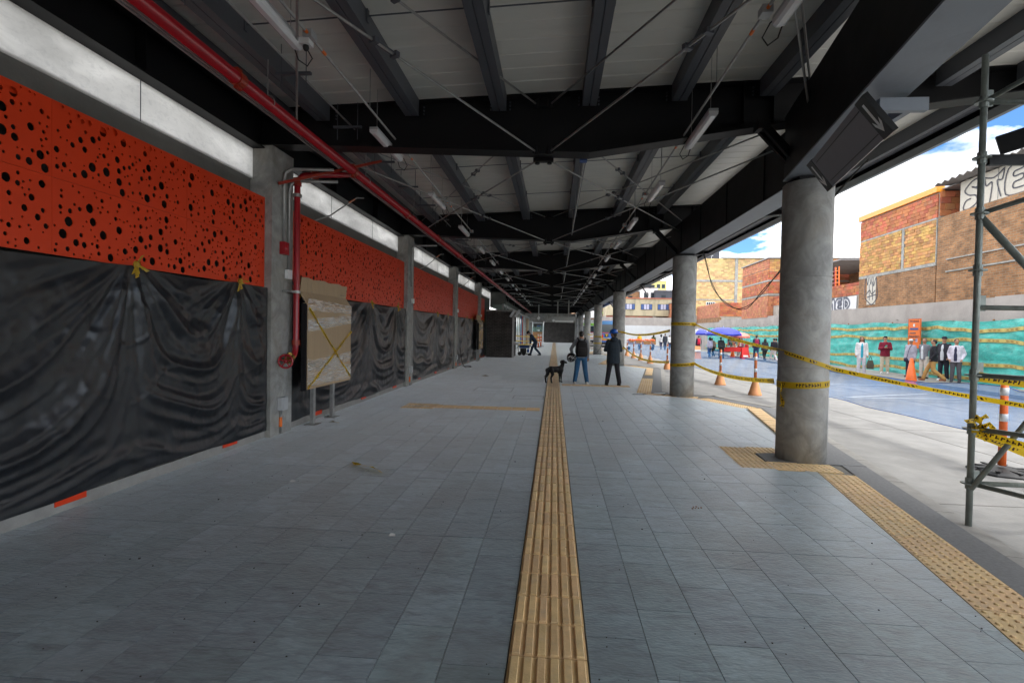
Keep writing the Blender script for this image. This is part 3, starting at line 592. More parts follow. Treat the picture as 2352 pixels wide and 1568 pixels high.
# ------------------------------------------------------------------ black plastic sheets
def vnoise(x, y, seed):
    r = np.random.default_rng(seed); G = r.random((64, 64)); xi_ = np.floor(x).astype(int); yi = np.floor(y).astype(int); fx = x-xi_; fy = y-yi
    fx = fx*fx*(3-2*fx); fy = fy*fy*(3-2*fy); a = G[xi_ % 64, yi % 64]; b = G[(xi_+1) % 64, yi % 64]; c = G[xi_ % 64, (yi+1) % 64]; d = G[(xi_+1) % 64, (yi+1) % 64]
    return (a*(1-fx)+b*fx)*(1-fy)+(c*(1-fx)+d*fx)*fy-.5
def sheet(y0, y1, pins, seed, label, res, ztop=2.26):
    ny = int((y1-y0)/res); nz = int(2.15/res); Y, T = np.meshgrid(np.linspace(y0, y1, ny), np.linspace(0, 1, nz), indexing='ij')
    top = np.full_like(Y, ztop); P = [y0-.3]+pins+[y1+.3]
    for a, b in zip(P[:-1], P[1:]):
        k = (Y >= a) & (Y < b); t = (Y-a)/(b-a); top = np.where(k, ztop-.05*4*t*(1-t)*min(1, (b-a)/2.2), top)
    bot = .125+.02*np.sin(Y*1.3+seed)+.03*vnoise(Y*1.7, T*0, seed+9)
    Z = bot+(top-bot)*T
    wx = vnoise(Y*.9, Z*.9, seed)*.5; d = np.zeros_like(Y)
    for i, p in enumerate(pins):                 # folds that fan out from each tie
        dy = Y-p+wx*.25; dz = ztop+.12-Z; r = np.sqrt(dy**2+dz**2); th = np.arctan2(dy, dz)
        d += .034*(np.abs(np.sin(th*15+wx*3+i))-.5)*np.exp(-(r/1.15)**2)*np.minimum(1, r*3)
        d += .012*(np.abs(np.sin(th*31+wx*6+2*i))-.5)*np.exp(-(r/1.5)**2)*np.minimum(1, r*2.5)
        d += .03*np.sin(th*11+2*i+wx*3)*np.exp(-(r/1.7)**2)*np.minimum(1, r*2)
    for a, b in zip(P[:-1], P[1:]):              # hanging swags between ties
        k = 1/(1+np.exp(-(Y-a)*8))*1/(1+np.exp((Y-b)*8)); t = (Y-(a+b)/2)/(b-a); sw = Z-1.15*(b-a)**.5*.6*(t*2)**2*np.clip(Z/1.6, .25, 1)
        ph = sw*11.5+vnoise(Y*1.1, Z*1.3, seed+3)*5
        amp = .02+.03*np.clip(1.5-Z, 0, 1)
        s_ = np.abs(np.sin(ph*.5)); d += k*amp*((1-s_)**1.5*2.2-.7+.75*(1-np.abs(np.sin(ph*1.15+1)))**2+.12*np.sin(ph*4.3))*np.exp(-((t*2.1)**2))
    d += .03*vnoise(Y*1.6, Z*1.9, seed+1)+.012*vnoise(Y*5, Z*4, seed+2)+.004*vnoise(Y*17+Z*6, Z*13, seed+4)
    cr = np.abs(vnoise(Y*2.2-Z*1.7, Z*1.9+Y*.8, seed+6)); d += .02*np.exp(-(cr/.025)**2)*np.clip(vnoise(Y*1.1, Z*1.1, seed+7)+.35, 0, 1)+.003*vnoise(Y*26+Z*15, Z*21-Y*7, seed+8); d += .02*np.sin(Z*26+wx*6)*np.clip(.75-Z, 0, 1)
    for fq, am, sd_ in ((3.1, .012, 31), (6.3, .007, 32), (12.5, .0035, 33)):
        rn = 1-2*np.abs(vnoise(Y*fq+Z*fq*.4, Z*fq*.8-Y*fq*.3, seed+sd_)); d += am*np.clip(rn, 0, 1)**5*np.clip(.5+2*vnoise(Y*.8, Z*.8, seed+sd_+9), .1, 1)
    edge = np.clip((T)*14, 0, 1)*np.clip((1-T)*10, .1, 1)*np.clip((y1-Y)*5, .08, 1)*np.clip((Y-y0)*5, .08, 1); d = d*edge
    X = -4.262+d*.9-.06*np.clip((1-T)*4, 0, 1)*0
    X = np.maximum(X, -4.31); X = np.minimum(X, -4.215+.15*np.clip((y1-Y-.05)*3, 0, 1)-.02*(Y > y1-.1))
    V = np.stack([X, Y, Z], -1).reshape(-1, 3); idx = np.arange(ny*nz).reshape(ny, nz)
    F_ = np.stack([idx[:-1, :-1], idx[1:, :-1], idx[1:, 1:], idx[:-1, 1:]], -1).reshape(-1, 4)
    me = bpy.data.meshes.new('black_plastic_sheet'); me.from_pydata(V.tolist(), [], F_.tolist()); me.materials.append(K['plastic']); me.polygons.foreach_set('use_smooth', [True]*len(F_)); me.update()
    o = tag(link('black_plastic_sheet', me), label, 'plastic sheet', 'black plastic sheets over the wall')
    for j, p in enumerate(pins):
        rr = random.Random(seed*10+j); b = MB()
        for q in range(9):
            a = rr.uniform(0, 6.28); l = rr.uniform(.06, .16); c0 = Vector((-4.22, p, ztop+.02)); c1 = c0+Vector((rr.uniform(-.01, .05), math.cos(a)*l*.7, math.sin(a)*l-.05)); w = .018
            b.add([c0+Vector((0, -w*.4, 0)), c0+Vector((0, w*.4, 0)), c1+Vector((.01, w, .01)), c1+Vector((.0, -w, -.01))], [(0,1,2,3)])
        b.ell((-4.22, p, ztop+.01), (.03, .035, .04), 8, 6); b.build('tape_knot', K['tapeknot'], o)
    return o
K['tapeknot'] = mat('tape_knot_yellow', (0.42, 0.26, 0.02), 0.4, 0.3, 30)
sheet(1.2, 7.33, [4.88, 6.6], 1, 'black plastic sheet with deep swags, nearest the camera under the orange panels', .021)
sheet(8.02, 14.46, [8.1, 11.6, 13.6], 2, 'black plastic sheet hanging behind the cardboard-wrapped board', .035)
sheet(15.12, 21.6, [18.3, 20.2], 3, 'black plastic sheet between the second and third concrete posts', .045)
sheet(22.26, 28.73, [24.6, 26.2], 4, 'black plastic sheet between the third and fourth concrete posts', .06)
sheet(29.4, 31.55, [30.4], 5, 'narrow black plastic sheet beside the dark brick block', .06)
# ------------------------------------------------------------------ red fire pipe
rp = thing('fire_pipe', 'long red fire main under the roof with a drop pipe down the first post', 'pipe', (0, 0, 0))
b = MB(); b.cyl((-3.3, -2, 4.21), (-3.3, 74, 4.21), .064, n=20); b.build('main_pipe', K['red'], rp, True)
for y_ in np.arange(2.05, 72, 3.05):
    b = MB(); b.cyl((-3.3, y_-.05, 4.21), (-3.3, y_+.05, 4.21), .08, n=18)
    for s in (-1, 1): b.box((-3.3, y_, 4.21+s*.088), (.045, .08, .035))
    b.build('coupling', K['redc'], rp)
    h = MB(); h.tube([(-3.3+.085*math.cos(a), y_+.55, 4.21+.085*math.sin(a)) for a in np.linspace(-.3, math.pi+.3, 10)], .006, 5); h.cyl((-3.3, y_+.55, 4.295), (-3.3, y_+.55, zd(-3.3)-.24), .007, n=5); h.build('hanger', K['galv'], rp)
b = MB(); b.tube([(-3.3, 8.3, 4.2), (-3.9, 8.05, 4.12), (-4.04, 7.95, 4.08), (-4.09, 7.9, 4.0), (-4.1, 7.88, 3.9), (-4.1, 7.88, 1.42), (-4.1, 7.86, 1.3), (-4.1, 7.82, 1.22), (-4.1, 7.72, 1.17)], .047, 14); b.build('drop_pipe', K['red'], rp, True)
b = MB(); b.bar((-4.2, 7.5, 3.83), (-3.0, 8.62, 4.52), .04, .04); b.build('brace', K['redc'], rp)
for p, q in (((-4.1, 7.88, 3.9), (-4.1, 7.88, 4.02)), ((-4.1, 7.88, 1.38), (-4.1, 7.88, 1.46)), ((-3.86, 8.08, 4.125), (-3.94, 8.02, 4.11))):
    b = MB(); b.cyl(p, q, .064, n=14); b.build('coupling', K['redc'], rp)
b = MB(); b.cyl((-4.1, 7.76, 1.19), (-4.1, 7.62, 1.15), .06, n=12); b.cyl((-4.1, 7.69, 1.1), (-4.1, 7.69, 1.27), .035, n=8); b.build('valve_body', K['brass'], rp)
wv = MB(); c = Vector((-4.08, 7.53, 1.14)); ax = Vector((.25, -.97, 0)).normalized(); u = Vector((0, 0, 1)); w = ax.cross(u)
wv.tube([c+(u*math.cos(a)+w*math.sin(a))*.1 for a in np.linspace(0, 2*math.pi, 21)], .016, 6)
for a in np.arange(0, 6.28, 1.2566): wv.cyl(c, c+(u*math.cos(a)+w*math.sin(a))*.1, .011, n=5)
wv.cyl(c-ax*.05, c+ax*.02, .025, n=8); wv.build('hand_wheel', K['red'], rp, True)
b = MB(); b.box((-4.15, 7.8, 2.22), (.16, .3, .03)); b.cyl((-4.1, 7.88, 2.2), (-4.1, 7.88, 2.245), .062, n=14); b.build('pipe_clamp', K['galv'], rp)
b = MB(); b.cyl((-4.1, 7.88, 3.72), (-4.1, 7.88, 3.77), .068, n=14); b.build('pipe_clamp', K['galv'], rp)
# boxes and conduits on the posts
for i, y_ in enumerate(LC[1:], 1):
    t = thing('wall_conduit', ['', 'grey conduits bent up the face of the post beside the red drop pipe', 'grey conduit running up the second post', 'grey conduit running up the third post', 'grey conduit running up the fourth post'][i], 'conduit', (-4.2, y_, 0))
    b = MB()
    for dy, zz in ((.2, 4.12), (.36, 3.98))[:2 if i == 1 else 1]:
        b.tube([(0, dy+.1, 2.5 if dy > .3 else 2.9), (0, dy+.1, zz-.2), (.02, dy+.1, zz-.08), (.1, dy+.14, zz-.01), (.25, dy+.2, zz), (.7, dy+.3, zz+.02)], .026, 8)
    b.build('tube', K['galv'], t, True)
    b = MB(); b.tube([(.0, .26, .38), (.0, .26, .02)], .02, 8); b.build('lower_tube', K['galv'], t, True)
    b = MB(); b.cyl((0, .26, .12), (0, .26, .27), .024, n=8); b.build('orange_band', K['orng'], t)
    b = MB(); b.bb(-.01, .06, .18, .36, .38, .58); b.bb(.06, .075, .2, .34, .4, .56); b.build('socket_box', K['lampbody'], t)
    b = MB(); b.bb(-.01, .05, .36, .48, 2.42, 2.56); b.build('junction_box', K['signwhite'], t)
b = MB(); b.bb(-4.23, -4.14, 7.58, 7.72, 2.78, 2.97); b.ell((-4.14, 7.65, 2.88), (.02, .05, .05), 8, 6); tag(b.build('alarm_box', K['red']), 'small red fire alarm box on the first concrete post', 'alarm')
# ------------------------------------------------------------------ lamps and conduits under the roof
def lamp_proto():
    b = MB(); n = 10; pr = [(-.058, .0), (-.052, -.04), (-.025, -.06), (.025, -.06), (.052, -.04), (.058, .0)]
    L_ = 1.17; vs = [(x, -L_/2, z) for x, z in pr]+[(x, L_/2, z) for x, z in pr]; m_ = len(pr)
    b.add(vs, [(i, i+1, m_+i+1, m_+i) for i in range(m_-1)]+[tuple(range(m_)), tuple(range(2*m_-1, m_-1, -1))])
    lens = b.mesh('diffuser', K['lens'])
    b = MB(); b.bb(-.055, .055, -.585, .585, .001, .032); b.bb(-.025, .025, -.5, .5, .035, .05); body = b.mesh('housing', K['lampbody'])
    return lens, body
LENS, BODY = lamp_proto()
def lampset(x, ys, tail, where, rowname):
    for i, y_ in enumerate(ys):
        t = thing('tube_lamp', (ORD[i].capitalize()+' hanging tube lamp from the camera in the row '+where) if i < 6 else 'hanging tube lamp far along the row '+where, 'lamp', (x, y_, 4.37), group=rowname if i < 6 else 'far lamps in the row '+where)
        link('diffuser', LENS, t); link('housing', BODY, t)
        if i < 12:
            for s in (-.45, .45): b = MB(); b.cyl((.0, s, .04), (.0, s, zd(x)-4.37), .004, n=4); b.build('hanger_rod', K['galv'], t)
            b = MB(); b.tube([(.0, .5, .03), (tail*.06, .62, .0), (tail*.1, .68, -.09), (tail*.06, .66, -.17), (-tail*.0, .6, -.14), (-tail*.03, .56, -.02), (-tail*.05, .62, .09)], .007, 5); b.build('cable_loop', K['black'], t)
ysL = [4.2+3.24*k for k in range(16)]; ysR = [4.05+2.98*k for k in range(17)]
lampset(-2.5, ysL, 1, 'beside the red pipe', 'tube lamps beside the red pipe')
lampset(1.87, ysR, -1, 'on the column side', 'tube lamps on the column side')
for x, nm, ys, cx_ in ((-2.5, 'beside the red pipe', ysL, .1), (1.87, 'on the column side', ysR, -.1)):
    t = thing('ceiling_conduit', 'long grey electrical conduit hung above the lamp row '+nm, 'conduit', (x+cx_, 0, 4.47))
    b = MB(); b.cyl((0, -2, 0), (0, 60, 0), .014, n=8); b.build('tube', K['galv'], t, True)
    for y_ in ys[:9]:
        b = MB(); b.box((0, y_+.62, 0), (.09, .11, .07)); b.build('junction_box', K['lampbody'], t)
        for s in (-.1, .26): q = MB(); q.cyl((0, y_+.62+s, 0), (0, y_+.62+s+.08, 0), .0165, n=8); q.build('orange_band', K['orng'], t)
        q = MB(); q.cyl((0, y_-1.0, 0), (0, y_-1.0, zd(x)-4.47), .005, n=4); q.build('hanger_rod', K['galv'], t)
t = thing('ceiling_conduit', 'grey conduit hung along the middle of the roof with a blue box', 'conduit', (.42, 0, 4.4))
b = MB(); b.cyl((0, 8.2, 0), (0.1, 46, 0), .018, n=8); b.build('tube', K['galv'], t, True)
b = MB(); b.box((-.02, 8.15, .02), (.1, .16, .12)); b.build('junction_box', K['lampbody'], t); b = MB(); b.box((-.02, 8.1, -.06), (.11, .14, .05)); b.build('blue_label', K['curtainblue'], t)
b = MB()
for y_ in np.arange(8.2, 40, 1.8): b.cyl((0, y_, 0), (0, y_, zd(.42)-4.4), .004, n=4)
b.build('hanger_rod', K['galv'], t)
t = thing('cable_tray', 'thin metal hangers and conduits running beside the red pipe', 'conduit', (0, 0, 0))
for (x, z) in ((-3.52, 4.28), (-3.6, 4.3), (-3.02, 4.62)):
    b = MB(); b.cyl((x, -2, z), (x, 60, z), .012, n=6); b.build('tube', K['galv'], t)
for y_ in np.arange(1.1, 34, 1.55):
    b = MB(); b.box((-3.05, y_, 4.58), (.42, .04, .03))
    for x in (-3.2, -2.9): b.cyl((x, y_, 4.4), (x, y_, zd(x)-.02), .006, n=4)
    b.build('hanger', K['steel2'], t)
# vertical tie near the first post
b = MB(); b.tube([(-2.49, 4.72, 4.42), (-2.47, 4.75, 4.1), (-2.44, 4.8, 3.55)], .001, 4)
cam2 = thing('ceiling_sensor', 'small white sensor with a black dome hung on the near conduit', 'sensor', (-2.4, 4.75, 4.36))
b = MB(); b.box((0, 0, 0), (.1, .1, .05)); b.build('base', K['signwhite'], cam2); b = MB(); b.ell((0, 0, -.04), (.03, .03, .04), 10, 6); b.build('dome', K['black'], cam2, True)
for i, y_ in enumerate((9.2, 16.5, 23.5)):
    t = thing('wall_stay', ['thin grey tube slanting from the roof to the wall beside the first post', 'thin grey tube slanting to the wall past the second post', 'thin grey tube slanting to the wall past the third post'][i], 'tube', (0, 0, 0))
    b = MB(); b.tube([(-3.75, y_+.6, 4.2), (-3.85, y_+.5, 4.18), (-4.2, y_+.1, 3.75), (-4.52, y_-.3, 3.5)], .013, 6); b.build('tube', K['galv'], t, True)
    b = MB(); b.cyl((-3.88, y_+.47, 4.145), (-3.96, y_+.38, 4.05), .016, n=6); b.build('orange_band', K['orng'], t)
for i, y_ in enumerate((19.0, 24.9)):
    b = MB(); b.tube([(-4.9, y_, 3.4), (-4.9, y_, 4.0), (-4.95, y_+.1, 4.2), (-5.1, y_+.3, 4.3)], .11, 10); tag(b.build('yellow_duct', K['yellowpipe'], None, True), ['yellow corrugated duct behind the white film past the second post', 'yellow corrugated duct behind the white film past the third post'][i], 'duct')
# ------------------------------------------------------------------ cardboard-wrapped boards
def ribbon(path, w, up=(0, 0, 1), twist=None, nrm=None):
    """flat tape along a path, with uv in metres along it"""
    b = MB(); pts = [Vector(p) for p in path]; uv = []; L_ = 0; vs = []
    for i, p in enumerate(pts):
        if i: L_ += (p-pts[i-1]).length
        t = (pts[min(i+1, len(pts)-1)]-pts[max(i-1, 0)]).normalized(); s = t.cross(Vector(up)).normalized(); u = s.cross(t).normalized()
        a = (twist[i] if twist is not None else 0); v = u*math.cos(a)+s*math.sin(a)
        vs += [p-v*w/2, p+v*w/2]; uv += [(L_, 0), (L_, 1)]
    b.add(vs, [(2*i, 2*i+2, 2*i+3, 2*i+1) for i in range(len(pts)-1)]); b.uv = uv; return b
def board(y0, y1, label):
    t = thing('wrapped_board', label, 'notice board', (-3.98, y0, 0), group='cardboard-wrapped notice boards'); w = y1-y0
    b = MB(); b.bb(-.05, .03, 0, w, .66, 2.06); b.build('cardboard', K['card'], t)
    b = MB(); x0, z0 = .04, 2.04; N_ = 9; vs = []
    for i in range(N_+1):
        yy = -.03+(w+.06)*i/N_; wob = .012*math.sin(i*2.1)
        vs += [(x0+wob*.3, yy, z0), (x0-.13+wob, yy+.0, z0+.2), (x0-.16+wob, yy+.12, z0+.44+wob)]
    b.add(vs, [(3*i+j, 3*i+3+j, 3*i+4+j, 3*i+1+j) for i in range(N_) for j in range(2)])
    h = b.build('hood', K['card'], t); md = h.modifiers.new('thickness', 'SOLIDIFY'); md.thickness = .02
    b = MB(); b.bb(-.075, -.05, -.02, w+.02, .64, 2.06); b.bb(-.06, .02, -.035, -.005, .64, 2.05); b.build('frame', K['steel'], t)
    for yy in (w*.3, w*.74):
        b = MB(); b.bb(-.16, -.1, yy-.04, yy+.04, .0, 1.2); b.box((-.13, yy, .006), (.2, .22, .012)); b.build('leg', K['galv'], t)
    for zc, za, zb in ((1.72, -.06, .09), (1.0, -.02, .1), (.93, .1, -.08), (.75, .03, .0), (2.0, .01, -.02)):
        for q in range(2):
            b = MB(); hgt = random.uniform(.05, .09); z0_ = zc+q*.055
            b.add([(.034+q*.002, -.01, z0_+za-hgt), (.034+q*.002, w+.01, z0_+zb-hgt*.7), (.034+q*.002, w+.01, z0_+zb+hgt*.7), (.034+q*.002, -.01, z0_+za+hgt)], [(0,1,2,3)]); b.build('wrap_band', K['wrap'], t)
    for zz in (2.14, 2.3):
        b = MB(); b.add([(x0-.075-(zz-2.14)*.4, -.04, zz-.05), (x0-.07-(zz-2.14)*.4, w+.06, zz-.02), (x0-.12-(zz-2.14)*.4, w+.09, zz+.05), (x0-.115-(zz-2.14)*.4, -.0, zz+.04)], [(0,1,2,3)]); b.build('wrap_band', K['wrap'], t)
    for (a, c) in (((.04, .02, 1.98), (.04, w-.02, .72)), ((.043, .0, .68), (.043, w-.01, 1.6))):
        P_ = [Vector(a).lerp(Vector(c), i/14)+Vector((.004*math.sin(i), 0, 0)) for i in range(15)]
        r_ = ribbon(P_, .045, up=(0, 0, 1), twist=[.35*math.sin(i*1.7) for i in range(15)]); r_.build('tape_strip', K['tape'], t)
    return t
board(7.97, 9.72, 'cardboard-wrapped notice board with crossed caution tape, nearest the camera beside the red pipe')
board(26.9, 28.4, 'small far cardboard-wrapped notice board by the last concrete posts')
# ------------------------------------------------------------------ arrow sign under the girder
def arrow_sign(loc, label, far=False):
    d = Vector((.225, 1, 0)).normalized(); sh = Vector((.225, .0, -.31)).normalized(); sh = (sh-d*sh.dot(d)).normalized(); nn = d.cross(sh).normalized()
    t = thing('arrow_sign', label, 'sign', loc, group='arrow signs under the girder'); M_ = Matrix((d, sh, nn)).transposed()
    def B(u0, u1, v0, v1, w0, w1, nm, m_, par=t):
        b = MB(); b.bb(u0, u1, v0, v1, w0, w1); b.v = [tuple(M_ @ Vector(p)) for p in b.v]; return b.build(nm, m_, par)
    L_, W_ = 1.9, .4; s = 1 if (M_ @ Vector((0, 0, 1))).dot(Vector((-1, -1, -1))) > 0 else -1
    B(.02, L_-.02, -W_/2+.008, W_/2-.008, -.018, .018, 'panel', K['signgrey'])
    for v_ in (-.13, .13): B(.22, L_-.28, v_-.005, v_+.005, .018*s, .022*s, 'groove', K['signblack'])
    for u0, u1 in ((-.0, .2), (L_-.2, L_)):
        e = B(u0, u1, -W_/2, W_/2, -.022, .022, 'black_end', K['signblack']); uc = (u0+u1)/2; b = MB()
        z0 = .0235*s
        b.add([M_ @ Vector(p) for p in [(uc-.02, -.14, z0), (uc+.02, -.14, z0), (uc+.02, .11, z0), (uc-.02, .11, z0)]], [(0,1,2,3)])
        for q in (-1, 1): b.add([M_ @ Vector(p) for p in [(uc, .15, z0), (uc, .105, z0), (uc+q*.07, .02, z0), (uc+q*.07, .07, z0)]], [(0,1,2,3)])
        b.build('arrow', K['signwhite'], e)
    b = MB(); b.bb(.1, .5, .18, .24, .08, .19); b.bb(.36, .42, .241, .75, .1, .18)
    b.v = [tuple(Vector((p[0], p[1], p[2]))) for p in b.v]; b.build('bracket', K['flange'], t)
    return t
arrow_sign((2.67, 4.55, 3.55), 'grey sign with two black ends and white down arrows, hung before the nearest round column')
arrow_sign((3.75, 22.3, 3.55), 'tilted arrow sign hung by the girder between the second and third round columns')
arrow_sign((3.75, 34.9, 3.55), 'far tilted arrow sign hung by the girder past the third round column')
# ------------------------------------------------------------------ scaffold at the right
sf = thing('scaffold', 'weathered grey tube scaffold frame with ring joints at the right edge', 'scaffold', (3.74, 4.9, ROADZ))
def T(a, b, r=.022, nm='tube', m_='scaf'):
    q = MB(); q.cyl(a, b, r, n=12); return q.build(nm, K[m_], sf, True)
T((0, 0, .06), (0, 0, 4.25), .0255, 'standard'); b = MB(); b.box((0, 0, .004), (.13, .13, .008)); b.cyl((0, 0, 0), (0, 0, .3), .02, n=8); b.build('base_plate', K['scaf'], sf)
for z in (.46, .95, 1.43, 2.36, 2.86, 3.35, 3.84):
    b = MB(); b.cyl((0, 0, z-.006), (0, 0, z+.006), .068, n=14); b.cyl((0, 0, z-.05), (0, 0, z+.05), .035, n=10); b.build('ring_joint', K['scaf'], sf)
T((0, 0, .46), (1.9, .05, .44), nm='ledger'); T((0, 0, .95), (1.0, -1.4, .95), nm='ledger'); T((0, 0, .46), (.9, -1.55, .4), nm='ledger')
T((0, 0, 1.43), (1.0, -1.3, 1.42), nm='ledger'); T((0, 0, 1.43), (.62, -.9, 1.42), nm='ledger'); T((0, 0, 2.03), (1.9, .05, 2.03), nm='ledger')
T((-.03, -.05, .42), (.78, -.35, 1.95), nm='diagonal_brace'); T((0, 0, 2.84), (.75, -.25, 1.75), .03, nm='diagonal_brace')
T((0, 0, 2.86), (.9, -.9, 3.2), nm='ledger'); T((0, 0, 3.84), (1.9, .05, 3.84), nm='ledger'); T((0, 0, 3.84), (.9, -1.1, 4.4), nm='ledger')
b = MB(); b.box((.8, -.25, 3.52), (.9, .5, .04), 0, 0, Matrix.Rotation(-.12, 3, 'X')); b.build('platform_deck', K['zinc'], sf)
b = MB(); b.bar((.05, -.1, 3.42), (1.2, -.75, 3.75), .04, .16); b.bar((.05, .0, 3.33), (1.4, .0, 3.33), .04, .09); b.build('platform_beam', K['steel'], sf)
for z in (.5, 1.47, 2.07, 3.88):
    b = MB(); b.box((.06, .02, z), (.05, .02, .14)); b.build('wedge', K['scaf'], sf)
# ------------------------------------------------------------------ caution tapes
def sag(a, b, s, n=24): return [Vector(a).lerp(Vector(b), i/n)-Vector((0, 0, s*4*(i/n)*(1-i/n))) for i in range(n+1)]
def tape(a, b, s, label, tw=0.0, w=.075, cat='caution tape'):
    P_ = sag(a, b, s); n = len(P_); r_ = ribbon(P_, w, twist=[tw*math.sin(i*.35)+.5*tw for i in range(n)])
    return tag(r_.build('caution_tape', K['tape'], None, True), label, cat, 'yellow caution tapes')
def loop(cx_, cy_, z, label, r=.316, tilt=0.0):
    P_ = [(cx_+r*math.cos(a), cy_+r*math.sin(a), z+tilt*math.cos(a)) for a in np.linspace(0, 2*math.pi, 41)]
    return tag(ribbon(P_, .085).build('caution_tape', K['tape'], None, True), label, 'caution tape', 'yellow caution tapes')
loop(3.38, 7.28, 1.03, 'loop of caution tape round the nearest round column', tilt=.02)
loop(3.44, 14.1, 1.93, 'upper loop of caution tape round the second round column'); loop(3.44, 14.1, .86, 'lower loop of caution tape round the second round column', tilt=.03)
loop(3.26, 26.45, 1.72, 'upper loop of caution tape round the third round column', tilt=-.05); loop(3.26, 26.45, .88, 'lower loop of caution tape round the third round column')
loop(3.26, 39, 1.35, 'upper loop of caution tape round the fourth round column'); loop(3.26, 39, .85, 'lower loop of caution tape round the fourth round column')
P_ = sag((3.74, 14.0, 1.92), (3.07, 7.25, 1.47), .06)+[Vector(p) for p in ((3.09, 7.12, 1.44), (3.18, 7.02, 1.4), (3.32, 6.965, 1.35), (3.48, 6.975, 1.3), (3.62, 7.06, 1.26))]+sag((3.7, 7.12, 1.24), (5.3, 5.6, .93), .03)
tag(ribbon(P_, .055, twist=[(.1+.45*math.sin(i*.35)) if not 24 < i < 31 else .0 for i in range(len(P_))]).build('caution_tape', K['tape'], None, True), 'long caution tape from the second column across the first and out to the right', 'caution tape', 'yellow caution tapes')
tape((3.74, 14.0, .88), (3.1, 7.5, 1.03), .1, 'lower caution tape between the first and second round columns', .12, .07)
tape((3.12, 14.2, 1.75), (3.5, 26.3, 1.68), .12, 'upper caution tape between the second and third round columns', .1)
tape((3.12, 14.2, .9), (3.5, 26.3, .95), .22, 'lower caution tape between the second and third round columns', .12, .07)
tape((3.5, 26.6, 1.6), (3.45, 38.8, 1.3), .2, 'caution tape between the third and fourth round columns', .1)
tape((3.06, 39.2, 1.6), (3.3, 51.3, 1.5), .12, 'caution tape between the fourth and fifth round columns')
sx, sy = 3.74, 4.9
tape((sx, sy, 1.34), (sx+1.6, sy-.3, 1.2), .02, 'broad caution tape tied along the middle rail of the scaffold', .15, .085)
tape((sx, sy-.02, .86), (sx+.75, sy-.75, .62), .01, 'caution tape running from the scaffold knot to the right edge', .35, .07)
tape((sx, sy+.0, .84), (sx+1.6, sy+.35, .33), .03, 'loose caution tape drooping from the scaffold knot to the ground post', .6, .065)
kn = MB(); rr = random.Random(5)
for q in range(7):
    a0 = Vector((sx+rr.uniform(-.04, .06), sy-.03, .9+rr.uniform(-.04, .05))); a1 = a0+Vector((rr.uniform(-.2, .16), rr.uniform(-.05, .03), rr.uniform(-.14, .1)))
    r_ = ribbon([a0, a0.lerp(a1, .5)+Vector((0, -.03, .05)), a1], .05, twist=[0, .6, 1.2]); o_ = len(kn.v); kn.v += r_.v; kn.f += [tuple(i+o_ for i in f) for f in r_.f]; kn.m += r_.m; kn.uv = (kn.uv or [])+r_.uv
tag(kn.build('caution_tape', K['tape'], None, True), 'knotted bunch of caution tape on the scaffold pole', 'caution tape', 'yellow caution tapes')
r_ = ribbon([(3.09, 7.2, 1.02), (3.05, 7.18, .9), (3.07, 7.15, .78), (3.06, 7.16, .72)], .07); tag(r_.build('caution_tape', K['tape']), 'short loose tape end hanging beside the nearest round column', 'caution tape', 'yellow caution tapes')
r_ = ribbon([(-2.42, 6.08, .012), (-2.31, 6.0, .035), (-2.19, 5.92, .03), (-2.06, 5.83, .04), (-1.95, 5.75, .012)], .06, twist=[.7, 1.0, 1.3, .9, 1.1]); tag(r_.build('tape_scrap', K['tape']), 'scrap of yellow tape on the floor at the left, near the camera', 'litter')
r_ = ribbon([(-3.9, 8.72, .01), (-3.82, 8.7, .025), (-3.72, 8.68, .01)], .06, twist=[1.4, 1.1, 1.5]); tag(r_.build('tape_scrap', K['tapeknot']), 'scrap of yellow tape beside the legs of the wrapped board', 'litter')
r_ = ribbon([(-2.6, 18.6, .01), (-2.45, 18.55, .025), (-2.3, 18.5, .01)], .07, twist=[1.4, 1.1, 1.5]); tag(r_.build('tape_scrap', K['tapeknot']), 'scrap of yellow tape far along the floor', 'litter')
for i, (x, y_, s) in enumerate([(-2.78, 5.3, .035), (-1.27, 4.02, .03)]):
    b = MB(); b.add([(x-s, y_-s*.4, .003), (x+s, y_-s*.5, .004), (x+s*.7, y_+s*.5, .012), (x-s*.5, y_+s*.4, .02)], [(0,1,2,3)]); tag(b.build('paper_scrap', K['white']), ['white paper scrap on the slabs near the black sheet', 'white paper scrap on the slabs left of the tactile strip'][i], 'litter')
b = MB()
for q in range(6): b.ell((1.35+.03*q % .1, 5.0+.012*q, .006), (.011, .006, .005), 6, 4, Matrix.Rotation(q, 3, 'Z'))
tag(b.build('leaf_scrap', K['wood']), 'small dry leaf on the slabs right of the tactile strip', 'litter')
